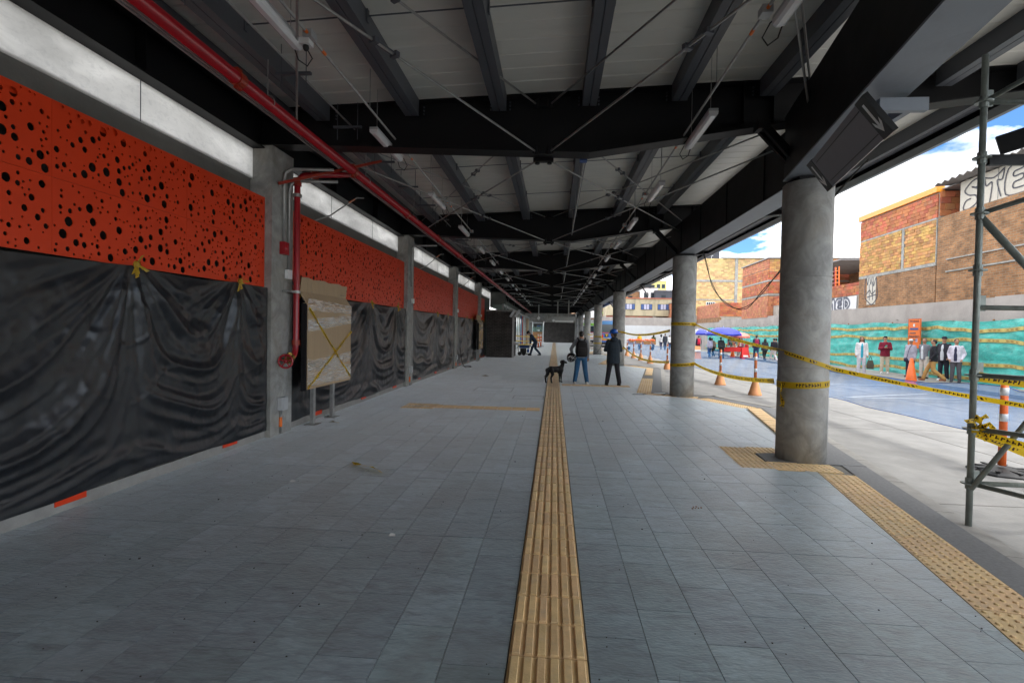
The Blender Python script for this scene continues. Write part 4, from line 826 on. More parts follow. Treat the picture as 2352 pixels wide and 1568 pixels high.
# ------------------------------------------------------------------ delineators, cones and blue net
POSTS = [(5.9, 7.23, 1), (5.87, 15.49, 0), (5.79, 18.39, 0), (5.55, 25.7, 0), (5.55, 30.2, 0), (5.55, 33.4, 0), (5.55, 36.4, 0), (5.5, 39.3, 0)]
PL = ['orange delineator post with white bands on a black rubber base beside the scaffold', 'orange post in a cone base just left of the nearest round column', 'orange post in a cone base right of the second round column', 'orange post in a cone base left of the second round column, nearest of its row', 'orange post in a cone base left of the second column, second of its row', 'orange post in a cone base left of the second column, third of its row', 'orange post in a cone base left of the second column, fourth of its row', 'orange post in a cone base beside the third round column']
for (x, y_, kind), lb in zip(POSTS, PL):
    t = thing('delineator_post', lb, 'delineator', (x, y_, ROADZ), group='orange delineator posts along the net')
    b = MB(); r = .045 if kind else .042; b.cyl((0, 0, .1), (0, 0, 1.2), r, r*.92, 14); b.ell((0, 0, 1.2), (r*.92, r*.92, .04), 12, 6); b.build('post', K['cone'] if kind else K['delin'], t, True)
    for z in ((1.02, 1.12), (.68, .78), (.42, .48)):
        q = MB(); q.cyl((0, 0, z[0]), (0, 0, z[1]), r*1.03, n=14); q.build('white_band', K['refl'], t, True)
    if kind:
        q = MB(); q.lathe([(0, .07), (.1, .07), (.3, .05), (.36, .02), (.36, 0)], 8); q.build('rubber_base', K['black'], t)
        for a in np.arange(0, 6.28, .785): q = MB(); q.box((.23*math.cos(a), .23*math.sin(a), .062), (.16, .05, .012), a); q.build('base_rib', K['black'], t)
    else: q = MB(); q.lathe([(.045, .48), (.06, .46), (.16, .1), (.185, .03), (.185, 0), (0, 0)], 20); q.build('cone_base', K['conepale'], t, True)
def net(pts, label, zt=1.05, zb=.36, sg=.12):
    b = MB(); vs = []; rows = 7
    for (a, c) in zip(pts[:-1], pts[1:]):
        n = 22
        for i in range(n+(1 if c is pts[-1] else 0)):
            t = i/n; s_ = 4*t*(1-t); x = a[0]+(c[0]-a[0])*t; y_ = a[1]+(c[1]-a[1])*t
            z1 = zt-sg*s_+.02*math.sin(i*1.1); z0 = zb+.008*math.sin(i*.9+y_)
            for j in range(rows): vs.append((x+.05*math.sin(i*.7+j)*s_, y_, z0+(z1-z0)*j/(rows-1)))
    m_ = len(vs)//rows; b.add(vs, [(i*rows+j, (i+1)*rows+j, (i+1)*rows+j+1, i*rows+j+1) for i in range(m_-1) for j in range(rows-1)])
    o = tag(b.build('safety_net', K['net'], None, True), label, 'safety net', 'blue safety nets')
    for j in (0, rows-1):
        q = MB(); q.tube([vs[i*rows+j] for i in range(m_)], .006, 4); q.build('edge_cord', K['netcord'], o)
K['netcord'] = mat('net_cord', (0.03, 0.13, 0.5), 0.7)
net([(5.95, 4.2), (5.95, 7.23), (5.92, 15.49), (5.84, 18.39)], 'blue net stretched along the road to the right of the second column')
net([(5.84, 18.39), (5.6, 25.7), (5.6, 30.2), (5.6, 33.4), (5.6, 36.4), (5.55, 39.3)], 'blue net along the far row of orange posts left of the second column', 1.15, .3, .2)
# hanging cables between the roof edge and the first bay
P1 = [(5.6, 20.3, 4.95), (5.6, 19.6, 4.1), (5.6, 18.9, 3.45), (5.6, 17.8, 2.8), (5.6, 16.6, 2.5), (5.6, 15.6, 2.5), (5.6, 14.6, 2.75), (5.6, 13.6, 3.2), (5.6, 12.3, 3.85), (5.7, 11, 4.6), (5.8, 10.2, 5.0)]
def smooth(P_, n=5):
    P_ = [Vector(p) for p in P_]; res = []
    for i in range(len(P_)-1):
        p0, p1, p2, p3 = P_[max(i-1, 0)], P_[i], P_[i+1], P_[min(i+2, len(P_)-1)]
        for k in range(n):
            t = k/n; res.append(.5*((2*p1)+(p2-p0)*t+(2*p0-5*p1+4*p2-p3)*t*t+(3*p1-p0-3*p2+p3)*t**3))
    return res+[P_[-1]]
cb = thing('hanging_cable', 'pair of black cables sagging from the roof edge between the first two round columns', 'cable')
for o_ in (0, 1):
    b = MB(); b.tube([p+Vector((0, .06*math.sin(i*.6+o_*2)*o_, .05*math.sin(i*.45)*o_)) for i, p in enumerate(smooth(P1))], .012, 5); b.build('cable', K['black'], cb)
b = MB(); b.tube(smooth([(3.55, 38.7, .85), (3.45, 38.6, .5), (3.2, 38.55, .2), (2.95, 38.5, .02), (2.6, 38.4, .02)]), .02, 5); tag(b.build('floor_cable', K['black']), 'grey cable running down the fourth round column to the floor', 'cable')
b = MB(); b.tube(smooth([(-4.05, 22.0, .9), (-4.0, 22.2, .3), (-3.9, 22.5, .02), (-3.7, 22.9, .02), (-3.85, 23.3, .02), (-4.1, 22.9, .05)]), .015, 5); tag(b.build('floor_cable', K['black']), 'black cable curled on the floor at the third concrete post', 'cable')

rr = random.Random(77); b = MB()
for k in range(420):
    y_ = 1.9+12*rr.random()**1.6; x = rr.uniform(-4.1, 2.4+.15*y_); r_ = rr.uniform(.002, .006)*(1 if rr.random() < .9 else 2)
    b.ell((x, y_, r_*.4), (r_, r_*rr.uniform(.6, 1.4), r_*.6), 5, 3)
stuff(tag(b.build('floor_grit', K['gritdark']), 'scattered dark grit and crumbs on the slabs', 'grit'))
b = MB()
for k in range(13):
    cx_, cy_ = rr.uniform(-3.6, 2.6), 2.3+8*rr.random(); R_ = rr.uniform(.3, 1.4); a0 = rr.uniform(0, 6.28); a1 = a0+rr.uniform(.3, 1.3); n_ = 14; vs = []
    for i in range(n_+1):
        a = a0+(a1-a0)*i/n_; w_ = .0035*math.sin(math.pi*i/n_)+.0006; vs += [(cx_+(R_-w_)*math.cos(a), cy_+(R_-w_)*math.sin(a), .0011), (cx_+(R_+w_)*math.cos(a), cy_+(R_+w_)*math.sin(a), .0011)]
    b.add(vs, [(2*i, 2*i+1, 2*i+3, 2*i+2) for i in range(n_)])
stuff(b.build('scuff_marks', K['scuff'], floor))
# ------------------------------------------------------------------ far end of the platform
t = thing('brick_block', 'dark brick service block at the end of the panelled wall', 'building', (-4.2, 31.75, 0))
b = MB(); b.bb(0, 1.62, 0, 3.0, 0, 2.84); b.build('wall', K['brickdark'], t)
b = MB(); b.bb(-.05, 1.67, -.03, 3.05, 2.842, 2.96); b.build('coping', K['concrete'], t)
b = MB(); b.bb(1.60, 1.72, -.02, .1, 0, 2.83); b.build('corner_post', K['galv'], t)
b = MB(); b.bb(1.625, 1.66, .9, 2.4, .9, 2.3); b.build('window', K['glass'], t)
b = MB(); b.bb(1.625, 1.9, .8, 2.5, .78, .86); b.build('counter', K['galv'], t)
t = thing('glass_front', 'green glass shopfront with pale frames beyond the dark brick block', 'shopfront', (-3.5, 34.8, 0))
for i in range(16):
    y_ = i*2.4
    b = MB(); b.bb(-.03, .0, y_+.05, y_+2.35, .05, 3.3); b.build('pane', K['greenglass'], t)
    b = MB(); b.bb(-.06, .06, y_-.05, y_+.05, 0, 3.4); b.build('mullion', K['galv'], t)
b = MB(); b.bb(-.06, .06, -.05, 38.5, 3.401, 3.5); b.build('head_rail', K['galv'], t)
b = MB(); b.bb(-1.05, -.9, 1.2, 43, 3.3, 4.42); b.bb(-.9, .05, 1.2, 1.3, 3.51, 4.4); b.build('fascia', K['concrete2'], t)
b = MB(); b.bb(-.05, .0, -.05, 38.5, .0, .05); b.build('sill_rail', K['galv'], t)
for i, (y_, m_) in enumerate([(9.5, 'palemetal'), (17, 'curtainblue'), (19.5, 'red'), (22, 'palemetal'), (28, 'wood'), (31, 'card')]):
    b = MB(); b.bb(.08, .2, y_, y_+.25, 0, 3.2); b.build('wall_pipe', K[m_], t)
ew = thing('end_wall', 'dark brick end wall closing the far end of the platform', 'wall', (0, 78, 0))
b = MB(); b.bb(-1.6, 3.0, 0, .3, 0, 3.05); b.build('brickwork', K['brickdark'], ew)
b = MB(); b.bb(-4.6, 3.2, .1, .5, 3.06, 4.4); b.build('concrete_head', K['concrete'], ew)
b = MB(); b.bb(-4.6, -3.3, .1, .4, 0, 3.05); b.bb(3.0, 3.3, .1, .4, 0, 3.05); b.build('side_wall', K['concrete2'], ew)
b = MB(); b.bb(-1.78, -1.62, -.1, .2, 0, 3.0); b.bb(-3.3, -1.62, -.1, .2, 2.86, 3.0); b.build('door_frame', K['palemetal'], ew)
b = MB(); b.bb(-3.25, -1.8, .05, .12, 1.6, 2.5); b.build('transom_pane', K['greenglass'], ew)
b = MB(); b.bb(-3.3, -1.65, .9, 1.0, 0, 3.1); b.build('room_wall', K['concrete2'], ew)
b = MB(); b.bb(-3.25, -1.8, .05, .15, 0, 1.55); b.build('door', K['wood'], ew)
b = MB(); b.bb(-3.1, -2.7, -.02, .03, 2.3, 2.65); b.build('sign_plate', K['signblack'], ew)
b = MB(); b.bb(-2.6, -2.1, -.02, .03, 2.38, 2.55); b.build('sign_text_plate', K['curtainblue'], ew)
b = MB(); b.bb(-2.5, -2.2, -.02, .03, 1.7, 1.9); b.build('notice', K['signwhite'], ew)
t = thing('hanging_sign', 'long pale sign with a clock hung across the platform in the distance', 'sign', (-.28, 45, 2.5))
b = MB(); b.bb(0, 2.1, -.12, .12, .13, .46); b.build('box', K['galv'], t); b = MB(); b.bb(.34, 1.92, -.1, .1, 0, .128); b.build('lower_panel', K['signwhite'], t)
b = MB(); b.cyl((.2, -.121, .12), (.2, -.14, .12), .11, n=16); b.build('clock', K['signwhite'], t)
for x in (.55, 1.5): b = MB(); b.bb(x-.05, x+.05, -.05, .05, .461, 2.4); b.build('hanger', K['galv'], t)
t = thing('round_speaker', 'white boxy speaker hung on a pole above the far door', 'speaker', (-1.6, 52, 3.0))
b = MB(); b.box((0, 0, 0), (.22, .5, .3), 0, 0, Matrix.Rotation(.4, 3, 'Y')); b.build('body', K['signwhite'], t); b = MB(); b.cyl((0, 0, .1), (0, 0, 1.9), .05, n=8); b.build('pole', K['galv'], t)
for i, x in enumerate((-2.55, -2.25)):
    b = MB(); b.box((x, 31.2, 2.72), (.12, .3, .5), 0, 0, Matrix.Rotation(.55, 3, 'Y')); tag(b.build('hanging_plaque', K['palemetal']), ['left of two tilted white plaques above the dark brick block', 'right of two tilted white plaques above the dark brick block'][i], 'plaque', 'tilted plaques')
for i, (x, y_) in enumerate([(-1.61, 53.0), (-1.45, 56.5)]):
    t = thing('traffic_channelizer', ['orange and white banded post at the taped shopfront, left one', 'orange and white banded post at the taped shopfront, right one'][i], 'delineator', (x, y_, 0), group='banded posts at the shopfront')
    b = MB(); b.cyl((0, 0, .05), (0, 0, 1.3), .08, n=12); b.ell((0, 0, 1.3), (.08, .08, .05), 10, 6); b.build('post', K['cone'], t, True)
    for z in (.5, .8, 1.1, 1.25): q = MB(); q.cyl((0, 0, z), (0, 0, z+.1), .083, n=12); q.build('white_band', K['refl'], t)
    q = MB(); q.lathe([(0, .06), (.3, .05), (.36, 0), (0, 0)], 10); q.build('rubber_base', K['black'], t)
for i, z in enumerate((1.15, .72, .42)):
    tape((-3.4, 44, z+.1), (-1.6, 53, z), .06, ['upper', 'middle', 'lower'][i]+' caution tape fencing off the green shopfront', .1)
# generator
t = thing('generator', 'black and blue portable generator on two wheels pulled by the bending worker', 'generator', (-2.0, 35.1, 0), math.radians(4))
b = MB()
for s in (-.2, .2): b.tube(smooth([(-.42, s, .3), (-.44, s, .62), (-.3, s, .68), (.3, s, .68), (.44, s, .6), (.42, s, .2), (.3, s, .12), (-.3, s, .12), (-.42, s, .3)], 4), .02, 6)
b.cyl((-.3, -.2, .68), (-.3, .2, .68), .02, n=6); b.cyl((.3, -.2, .68), (.3, .2, .68), .02, n=6); b.build('frame', K['black'], t, True)
b = MB(); b.bb(-.36, .34, -.18, .18, .5, .66); b.build('fuel_tank', K['busblue2'] if 'busblue2' in K else K['curtainblue'], t)
b = MB(); b.bb(-.3, .12, -.17, .17, .16, .48); b.ell((-.1, -.1, .32), (.16, .14, .16), 12, 8); b.build('engine', K['black'], t)
b = MB(); b.ell((.24, -.05, .33), (.09, .16, .15), 12, 8); b.build('alternator', K['busblue'], t, True)
for x in (-.34, -.06): b = MB(); b.cyl((x, -.27, .13), (x, -.2, .13), .13, n=16); b.build('wheel', K['tyre'], t)
b = MB(); b.tube([(.44, -.18, .55), (.6, -.15, .62), (.78, -.1, .66)], .017, 6); b.tube([(.44, .18, .55), (.6, .15, .62), (.78, .1, .66)], .017, 6); b.cyl((.78, -.12, .66), (.78, .12, .66), .02, n=6); b.build('handle', K['black'], t)
for s in (-.15, .15): b = MB(); b.cyl((.35, s, .12), (.37, s, 0), .02, n=6); b.build('foot', K['black'], t)
# ------------------------------------------------------------------ far side: retaining wall, mesh fence, buildings (frame along the wall)
WA = math.atan(.042); WO = Vector((15.95-.042*22, 0, 0))
def wthing(name, label, cat, y0, off=0, group=None):
    """thing whose local +Y runs along the wall (away from us) and +X into the block"""
    return thing(name, label, cat, (WO.x+.042*y0+off, y0, 0), -WA, group)
rw = wthing('retaining_wall', 'long grey rendered retaining wall behind the teal mesh', 'wall', 10)
for i in range(16):
    b = MB(); b.bb(0, .35, i*5, i*5+4.995, -.1, 3.2+.02*math.sin(i*2)); b.build('render_panel', K['retaining'], rw)
fe = wthing('teal_mesh_fence', 'wrinkled teal mesh fence with yellow printed tape along the pavement', 'fence', 14, -.22); LF = 46
def mesh_sheet(y0, y1, seed):
    r = .075; ny = int((y1-y0)/r); nz = 26; Y, Tt = np.meshgrid(np.linspace(y0, y1, ny), np.linspace(0, 1, nz), indexing='ij')
    Z = .02+Tt*(2.36+.04*np.sin(Y*1.4+seed)-.02); X = .08*vnoise(Y*.9, Z*1.5, seed)+.05*vnoise(Y*1.5+Z, Z*6.5, seed+1)+.05*vnoise(Y*3+3*Z, Z*14, seed+2)+.025*np.abs(np.sin(Y*2.6+vnoise(Y*.7, Z, seed+4)*4))
    X = X-.14*np.clip((.9-Z), 0, 1)*(1+.5*np.sin(Y*2.1))
    return X, Y, Z
X, Y, Z = mesh_sheet(0, LF, 21); V = np.stack([X, Y, Z], -1).reshape(-1, 3); ny, nz = X.shape; idx = np.arange(ny*nz).reshape(ny, nz)
F_ = np.stack([idx[:-1, :-1], idx[:-1, 1:], idx[1:, 1:], idx[1:, :-1]], -1).reshape(-1, 4)
me = bpy.data.meshes.new('mesh_cloth'); me.from_pydata(V.tolist(), [], F_.tolist()); me.materials.append(K['teal']); me.polygons.foreach_set('use_smooth', [True]*len(F_)); me.update(); link('mesh_cloth', me, fe)
def fence_x(y_, z):
    i = int(np.clip(y_/LF*(ny-1), 0, ny-1)); j = int(np.clip(z/2.36*(nz-1), 0, nz-1)); return float(X[i, j])
for zi, (z, seed) in enumerate(((2.07, 1), (1.62, 2), (.72, 3), (.22, 4))):
    P_ = []
    for i in range(241):
        y_ = i*LF/240; zz = z+.1*math.sin(y_*.8+zi*1.7)*(.5+.5*math.sin(y_*.37+zi))+(.1*vnoise(np.array([y_*1.4]), np.array([z]), 5+zi)[0]); P_.append((fence_x(y_, zz)-.04, y_, zz))
    b = MB(); vs = []
    for p in P_: vs += [(p[0], p[1], p[2]-.065), (p[0]-.005, p[1], p[2]+.065)]
    b.add(vs, [(2*i, 2*i+2, 2*i+3, 2*i+1) for i in range(240)]); tp = b.build('printed_tape', K['tealtape'], fe, True)
    q = MB()
    for i in range(0, 238, 4):
        for k in range(3):
            p0, p1 = P_[i+k], P_[i+k+1]
            for a_, c_ in ((-.045, -.03), (.03, .045)): q.add([(p0[0]-.006, p0[1], p0[2]+a_), (p1[0]-.006, p1[1], p1[2]+a_), (p1[0]-.009, p1[1], p1[2]+c_), (p0[0]-.009, p0[1], p0[2]+c_)], [(0,1,2,3)])
            if k < 3: y0_ = p0[1]; dy = (p1[1]-p0[1]); q.add([(p0[0]-.007, y0_+dy*.2, p0[2]-.02), (p1[0]-.007, y0_+dy*.75, p1[2]-.02), (p1[0]-.009, y0_+dy*.75, p1[2]+.02), (p0[0]-.009, y0_+dy*.2, p0[2]+.02)], [(0,1,2,3)])
    stuff(q.build('tape_lettering', K['tapeprint'], tp))
b = MB(); rr = random.Random(3)
for i in range(26):
    y_ = rr.uniform(0, LF)
    for k in range(3): b.tube([(.3, y_+k*.05, 2.3), (.28, y_+k*.07, 2.5), (.2+rr.uniform(-.05, .05), y_+k*.09+rr.uniform(-.1, .1), 2.48+rr.uniform(-.04, .1))], .008, 4)
stuff(b.build('wire_tie', K['black'], fe))
for i in range(24): b = MB(); b.cyl((.14, i*2, -.1), (.22, i*2, 2.4), .04, n=6); b.build('fence_post', K['wood'], fe)
# orange notice board on the fence
def textmesh(txt, size, loc, rot, m_, par, name='lettering', sx=1.0):
    c = bpy.data.curves.new(name, 'FONT'); c.body = txt; c.size = size; c.align_x = 'CENTER'; c.align_y = 'CENTER'; c.extrude = .002; c.materials.append(m_)
    o0 = link(name+'_src', c); dg = bpy.context.evaluated_depsgraph_get(); me = bpy.data.meshes.new_from_object(o0.evaluated_get(dg)); bpy.data.objects.remove(o0)
    o = link(name, me, par, loc, rot); o.scale = (sx, 1, 1); return stuff(o)
t = wthing('notice_board', 'tall orange notice board fixed to the teal mesh fence', 'sign', 23.55, -.5); RT = (math.pi/2, 0, -math.pi/2)
b = MB(); b.bb(-.02, .01, -.41, .41, 1.22, 2.5); b.build('board', K['orng'], t)
b = MB(); [b.bb(-.024, -.019, a, c, d, e) for a, c, d, e in ((-.4, .4, 2.475, 2.49), (-.4, .4, 1.23, 1.245), (-.4, -.385, 1.246, 2.474), (.385, .4, 1.246, 2.474))]; b.build('border', K['redc'], t)
textmesh('MOLINOS', .13, (-.026, 0, 2.38), RT, K['sprayblack'], t, sx=1.05); textmesh('PARADERO', .14, (-.026, 0, 1.72), RT, K['sprayblack'], t, sx=.9)
b = MB(); b.bb(-.03, -.021, -.05, .06, 2.16, 2.28); b.build('white_square', K['refl'], t)
b = MB(); b.bb(-.03, -.021, -.27, .27, 2.02, 2.1); b.build('blue_strip', K['curtainblue'], t)
for (a, c, d, e) in ((-.1, .26, 1.86, 1.9), (-.2, .1, 1.56, 1.6)): b = MB(); b.bb(-.03, -.021, a, c, d, e); b.build('printed_line', K['sprayblack'], t)
b = MB(); b.bb(-.03, -.021, -.24, -.12, 1.5, 1.64); b.build('pale_square', K['curtain'], t)
# --- bricks
def brick_rows(y0, y1, z0, z1, bw, bh, seed, depth=.05, top=None):
    rr = random.Random(seed); L_ = []; nr = int(round((z1-z0)/bh)); bh = (z1-z0)/nr
    for r in range(nr):
        off = (r % 2)*bw/2+rr.uniform(-.03, .03)*bw; y_ = y0-off
        while y_ < y1-.02:
            w = bw*rr.uniform(.94, 1.05); a, c = max(y_, y0)+.006, min(y_+w, y1)-.006; y_ += w
            if c-a < .05: continue
            L_.append((a, c, z0+r*bh+.006, z0+(r+1)*bh-.006, rr.uniform(0, .02)))
    return L_
def brick_stuff(L_, m_, par, name='brickwork', axis='Y', x=0.0):
    b = MB()
    for (a, c, d, e, p) in L_:
        if axis == 'Y': b.bb(x-.02-p, x+.05, a, c, d, e)
        else: b.bb(a, c, x-.02-p, x+.05, d, e)
    return stuff(b.build(name, m_, par))
A = wthing('brick_house', 'tall house with yellow and red clay blocks and an orange roof edge', 'house', 23.3, .12); LA = 5.95
b = MB(); b.bb(.03, 5, 0, LA, 3.0, 7.85); b.build('core_wall', K['mortar'], A)
b = MB(); b.bb(-.02, .028, 0.002, LA, 3.0, 4.75); b.build('old_brick_base', K['brickold'], A)
cacheb = {}
def brick_parts(L_, m_, par):
    for (a, c, d, e, p) in L_:
        w, h = round(c-a, 2), round(e-d, 3); key = (w, h, m_.name)
        if key not in cacheb:
            q = MB(); q.bb(0, .06, -w/2, w/2, -h/2, h/2); cacheb[key] = q.mesh('brick', m_)
        link('brick', cacheb[key], par, (-.03-p, (a+c)/2, (d+e)/2))
brick_parts(brick_rows(.02, LA*.36, 4.9, 6.72, .32, .14, 1)+brick_rows(LA*.40, LA, 4.9, 6.72, .32, .14, 2), K['brickyel'], A)
brick_stuff(brick_rows(.0, LA, 6.8, 7.8, .3, .165, 3), K['brickred'], A, 'upper_brickwork')
for (y0, y1, z0, z1) in ((LA*.365, LA*.395, 4.9, 6.72), (-.02, .02, 4.9, 6.75), (0, LA, 4.76, 4.9), (0.02, LA, 6.725, 6.795)): q = MB(); q.bb(-.035, .03, y0, y1, z0, z1); q.build('concrete_tie', K['concrete'], A)
b = MB(); b.bb(-.12, .2, -.05, LA+.05, 7.86, 8.1); b.build('roof_edge', K['amber'], A)
b = MB(); b.bb(.1, 5, -.9, LA, 7.95, 8.0); b.build('roof', K['zinc'], A)
brick_stuff([(a+.05, c+.05, d, e, p) for a, c, d, e, p in brick_rows(0, 3.5, 6.85, 7.9, .4, .24, 8)], K['brickred'], A, 'end_brickwork', 'X', -.03)
# graffiti helpers: strokes on a wall facing -X, coordinates (along toward us, up)
def strokes(S_, w, x, par, m_, name='graffiti'):
    b = MB()
    for st in S_:
        P_ = smooth([(x, p[0], p[1]) for p in st], 4) if len(st) > 2 else [Vector((x, p[0], p[1])) for p in st]
        for p, q in zip(P_[:-1], P_[1:]):
            d = (q-p); 
            if d.length < 1e-5: continue
            d.normalize(); n_ = Vector((0, -d.z, d.y))*w/2; e = d*w*.3
            b.add([p-n_-e, p+n_-e, q+n_+e, q-n_+e], [(0,1,2,3)])
    return stuff(b.build(name, m_, par))
gA = [[(5.3, 3.7), (5.35, 4.3), (5.25, 4.9), (5.1, 4.4), (4.95, 4.9), (4.8, 4.4), (4.65, 5.0), (4.55, 4.3), (4.35, 4.7), (4.25, 4.2), (4.2, 3.8), (4.4, 3.5), (4.7, 3.35), (5.0, 3.5), (5.3, 3.7)], [(5.2, 3.9), (4.9, 4.1), (4.7, 3.9), (4.4, 4.05)], [(5.1, 3.75), (4.3, 3.85)], [(4.95, 4.4), (4.9, 3.6)], [(4.65, 4.5), (4.6, 3.6)]]
strokes([[(4.75, 3.6), (4.75, 4.6)]], .8, -.03, A, K['graffitipale'] if 'graffitipale' in K else K['cement'], 'graffiti_fill'); strokes(gA, .06, -.034, A, K['sprayblack'])
# house B: long old brick gable with painted letters on cement boards
B = wthing('graffiti_building', 'old brown brick building with big outlined graffiti letters under a corrugated roof', 'building', 10.0, .1); LB = 13.25
b = MB(); b.bb(0, 6, 0, LB, 3.0, 6.75); b.build('brick_wall', K['brickold'], B)
b = MB(); b.bb(.25, 6, 0, LB-.85, 6.75, 8.0); b.build('cement_wall', K['cement'], B)
for i in range(6): q = MB(); q.bb(.235, .249, i*2.1, i*2.1+.02, 6.76, 8.0); q.build('board_joint', K['concrete'], B)
b = MB(); n_ = 130; vs = []
for i in range(n_+1):
    y_ = -.2+(LB-.2)*i/n_; z = 8.05+.05*math.cos(i*math.pi*.5*1.0)
    vs += [(-.45, y_, z-.02), (5.5, y_, z+.35)]
b.add(vs, [(2*i, 2*i+1, 2*i+3, 2*i+2) for i in range(n_)]); o_ = b.build('corrugated_roof', K['zinc'], B); md = o_.modifiers.new('t', 'SOLIDIFY'); md.thickness = .015
def letter(pts, y0, z0, w, h): return [[(y0-p[0]*w, z0+p[1]*h) for p in st] for st in pts]
LT = dict(
 S=[[(.9, 1), (.5, .95), (.15, .7), (.35, .5), (.7, .4), (.75, .15), (.4, 0), (.1, .05), (.2, .3), (.45, .35)], [(.9, 1), (.75, .7), (.5, .75), (.8, .6), (1, .3), (.8, 0)]],
 T=[[(0, .9), (.5, .8), (1, 1)], [(0, .9), (.1, .6), (.4, .65), (.3, 0)], [(1, 1), (.9, .65), (.65, .65), (.85, .1)]],
 E=[[(.9, 1), (.1, .9), (.0, .1), (.9, 0)], [(.9, 1), (.85, .8), (.4, .75), (.4, .6), (.8, .6), (.8, .45), (.4, .4), (.4, .22), (.9, .2)]],
 M=[[(.0, .0), (.1, .9), (.3, 1), (.5, .5), (.7, 1), (.95, .9), (1, 0)], [(.25, 0), (.3, .55), (.5, .2), (.7, .6), (.75, 0)]],
 D=[[(.05, 1), (.1, 0), (.6, .1), (1, .5), (.6, .95), (.05, 1)], [(.35, .75), (.35, .3), (.65, .5), (.35, .75)]])
ST = []; y0 = LB-.95
for ch, w in zip('STEMD', (1.15, 1.0, .95, 1.25, 1.3)):
    ST += letter(LT[ch], y0, 6.82, w*.92, 1.1); y0 -= w
ST += [[(y0-.1, 7.1), (y0-.5, 7.9), (y0-1.0, 7.0)], [(y0-.9, 7.8), (y0-1.1, 7.9), (y0-1.2, 7.7), (y0-1.0, 7.6)]]
strokes(ST, .05, .232, B, K['sprayblack'])
b = MB(); b.add([(-.012, 3.0, 5.6), (-.012, 8.2, 5.6), (-.012, 8.2, 6.6), (-.012, 3.0, 6.6)], [(0,3,2,1)]); b.build('white_paint_patch', K['paintwhite'], B)
strokes(letter(LT['S'], 7.9, 5.65, .7, .9)+letter(LT['E'], 6.9, 5.65, .8, .9)+letter(LT['D'], 5.9, 5.65, .9, .9), .22, -.016, B, K['spraygrey'])
for z in (4.4, 4.9): q = MB(); q.bb(-.05, 0, 0, LB-.6, z, z+.05); q.build('string_course', K['concrete'], B)
# terrace with junk between A and D
t = thing('brick_terrace', 'low brick terrace under a tin roof with junk and graffiti on its white wall', 'building', (16.55, 29.7, 0), -WA)
b = MB(); b.bb(.1, .4, 0, 12.4, 3.0, 4.4); b.build('parapet', K['mortar'], t); brick_stuff(brick_rows(0, 12.4, 4.0, 4.7, .34, .2, 31), K['brickred'], t, x=.1)
b = MB(); b.add([(.06, .2, 3.1), (.06, 5, 3.1), (.06, 5, 3.95), (.06, .2, 3.95)], [(0,3,2,1)]); b.build('white_wall', K['paintwhite'], t)
strokes(letter(LT['S'], 4.6, 3.2, .8, .7)+letter(LT['M'], 3.6, 3.2, 1.0, .7)+letter(LT['E'], 2.5, 3.2, .8, .7)+letter(LT['D'], 1.6, 3.2, .7, .7), .13, .05, t, K['spraygrey'])
b = MB(); b.bb(1.2, 6, 4.5, 12.4, 6.5, 6.58); b.build('tin_roof', K['zinc'], t)
b = MB(); b.bb(5.6, 5.9, 0, 12.4, 3, 6.5); b.build('back_wall', K['brickold'], t)
for x, y_, z, m_ in ((.6, 4.2, 4.4, 'red'), (.6, 3.7, 4.4, 'orng')):
    b = MB(); b.bar((x, y_, z), (x+.2, y_+.5, z+1.6), .06, .06); b.bar((x, y_-.4, z), (x+.2, y_+.1, z+1.6), .06, .06)
    for k in range(6): b.bar((x+.03*k, y_+.09*k, z+.25*k+.1), (x+.03*k, y_-.4+.09*k, z+.25*k+.1), .04, .04)
    b.build('ladder', K[m_], t)
for k in range(4): b = MB(); b.bar((.8, 5.0+k*.35, 4.4), (.9, 5.3+k*.35, 5.5), .25, .03); b.build('leaning_board', K['palemetal'] if k % 2 else K['wood'], t)
# D: corner house of clay blocks
Dh = wthing('block_house', 'three storey corner house of mottled clay blocks left of the nearest round column', 'house', 42.2)
b = MB(); b.bb(.03, 7, .03, 6.4, 3, 7.7); b.build('core_wall', K['mortar'], Dh)
brick_stuff(brick_rows(.0, 6.4, 5.0, 5.9, .34, .2, 41)+brick_rows(0, 6.4, 6.05, 6.9, .34, .2, 42), K['brickred'], Dh); brick_stuff(brick_rows(0, 6.4, 6.95, 7.7, .34, .2, 43), K['brickpink'], Dh, 'upper_brickwork')
brick_stuff(brick_rows(0, 6.4, 3.1, 4.8, .34, .2, 44), K['brickpink'], Dh, 'lower_brickwork')
brick_stuff(brick_rows(.05, 7, 6.7, 7.7, .34, .2, 45), K['brickyel'], Dh, 'front_upper_brickwork', 'X', 0); brick_stuff(brick_rows(.05, 7, 5.0, 6.68, .34, .2, 46), K['brickred'], Dh, 'front_brickwork', 'X', 0); brick_stuff(brick_rows(.05, 7, 3.0, 4.75, .34, .2, 47), K['brickpink'], Dh, 'front_lower_brickwork', 'X', 0)
for z in (4.82, 5.92): q = MB(); q.bb(-.05, 7, -.05, 6.4, z, z+.12); q.build('floor_slab', K['concrete'], Dh)
q = MB(); q.bb(-.15, 7.2, -.15, 6.5, 7.72, 7.8); q.build('roof', K['zinc'], Dh)
# E: low orange block house
Eh = wthing('low_block_house', 'low house of pink and orange clay blocks above the retaining wall', 'house', 56)
b = MB(); b.bb(.03, 3, .03, 11, 3, 5.0); b.build('core_wall', K['mortar'], Eh); brick_stuff(brick_rows(0, 11, 3.5, 5.05, .36, .2, 51), K['brickpink'], Eh); brick_stuff(brick_rows(.05, 2.4, 3.6, 5.05, .36, .2, 52), K['brickred'], Eh, 'front_brickwork', 'X', 0)
q = MB(); q.bb(-.03, .2, 0, 11, 3.0, 3.48); q.build('stone_base', K['brickold'], Eh)
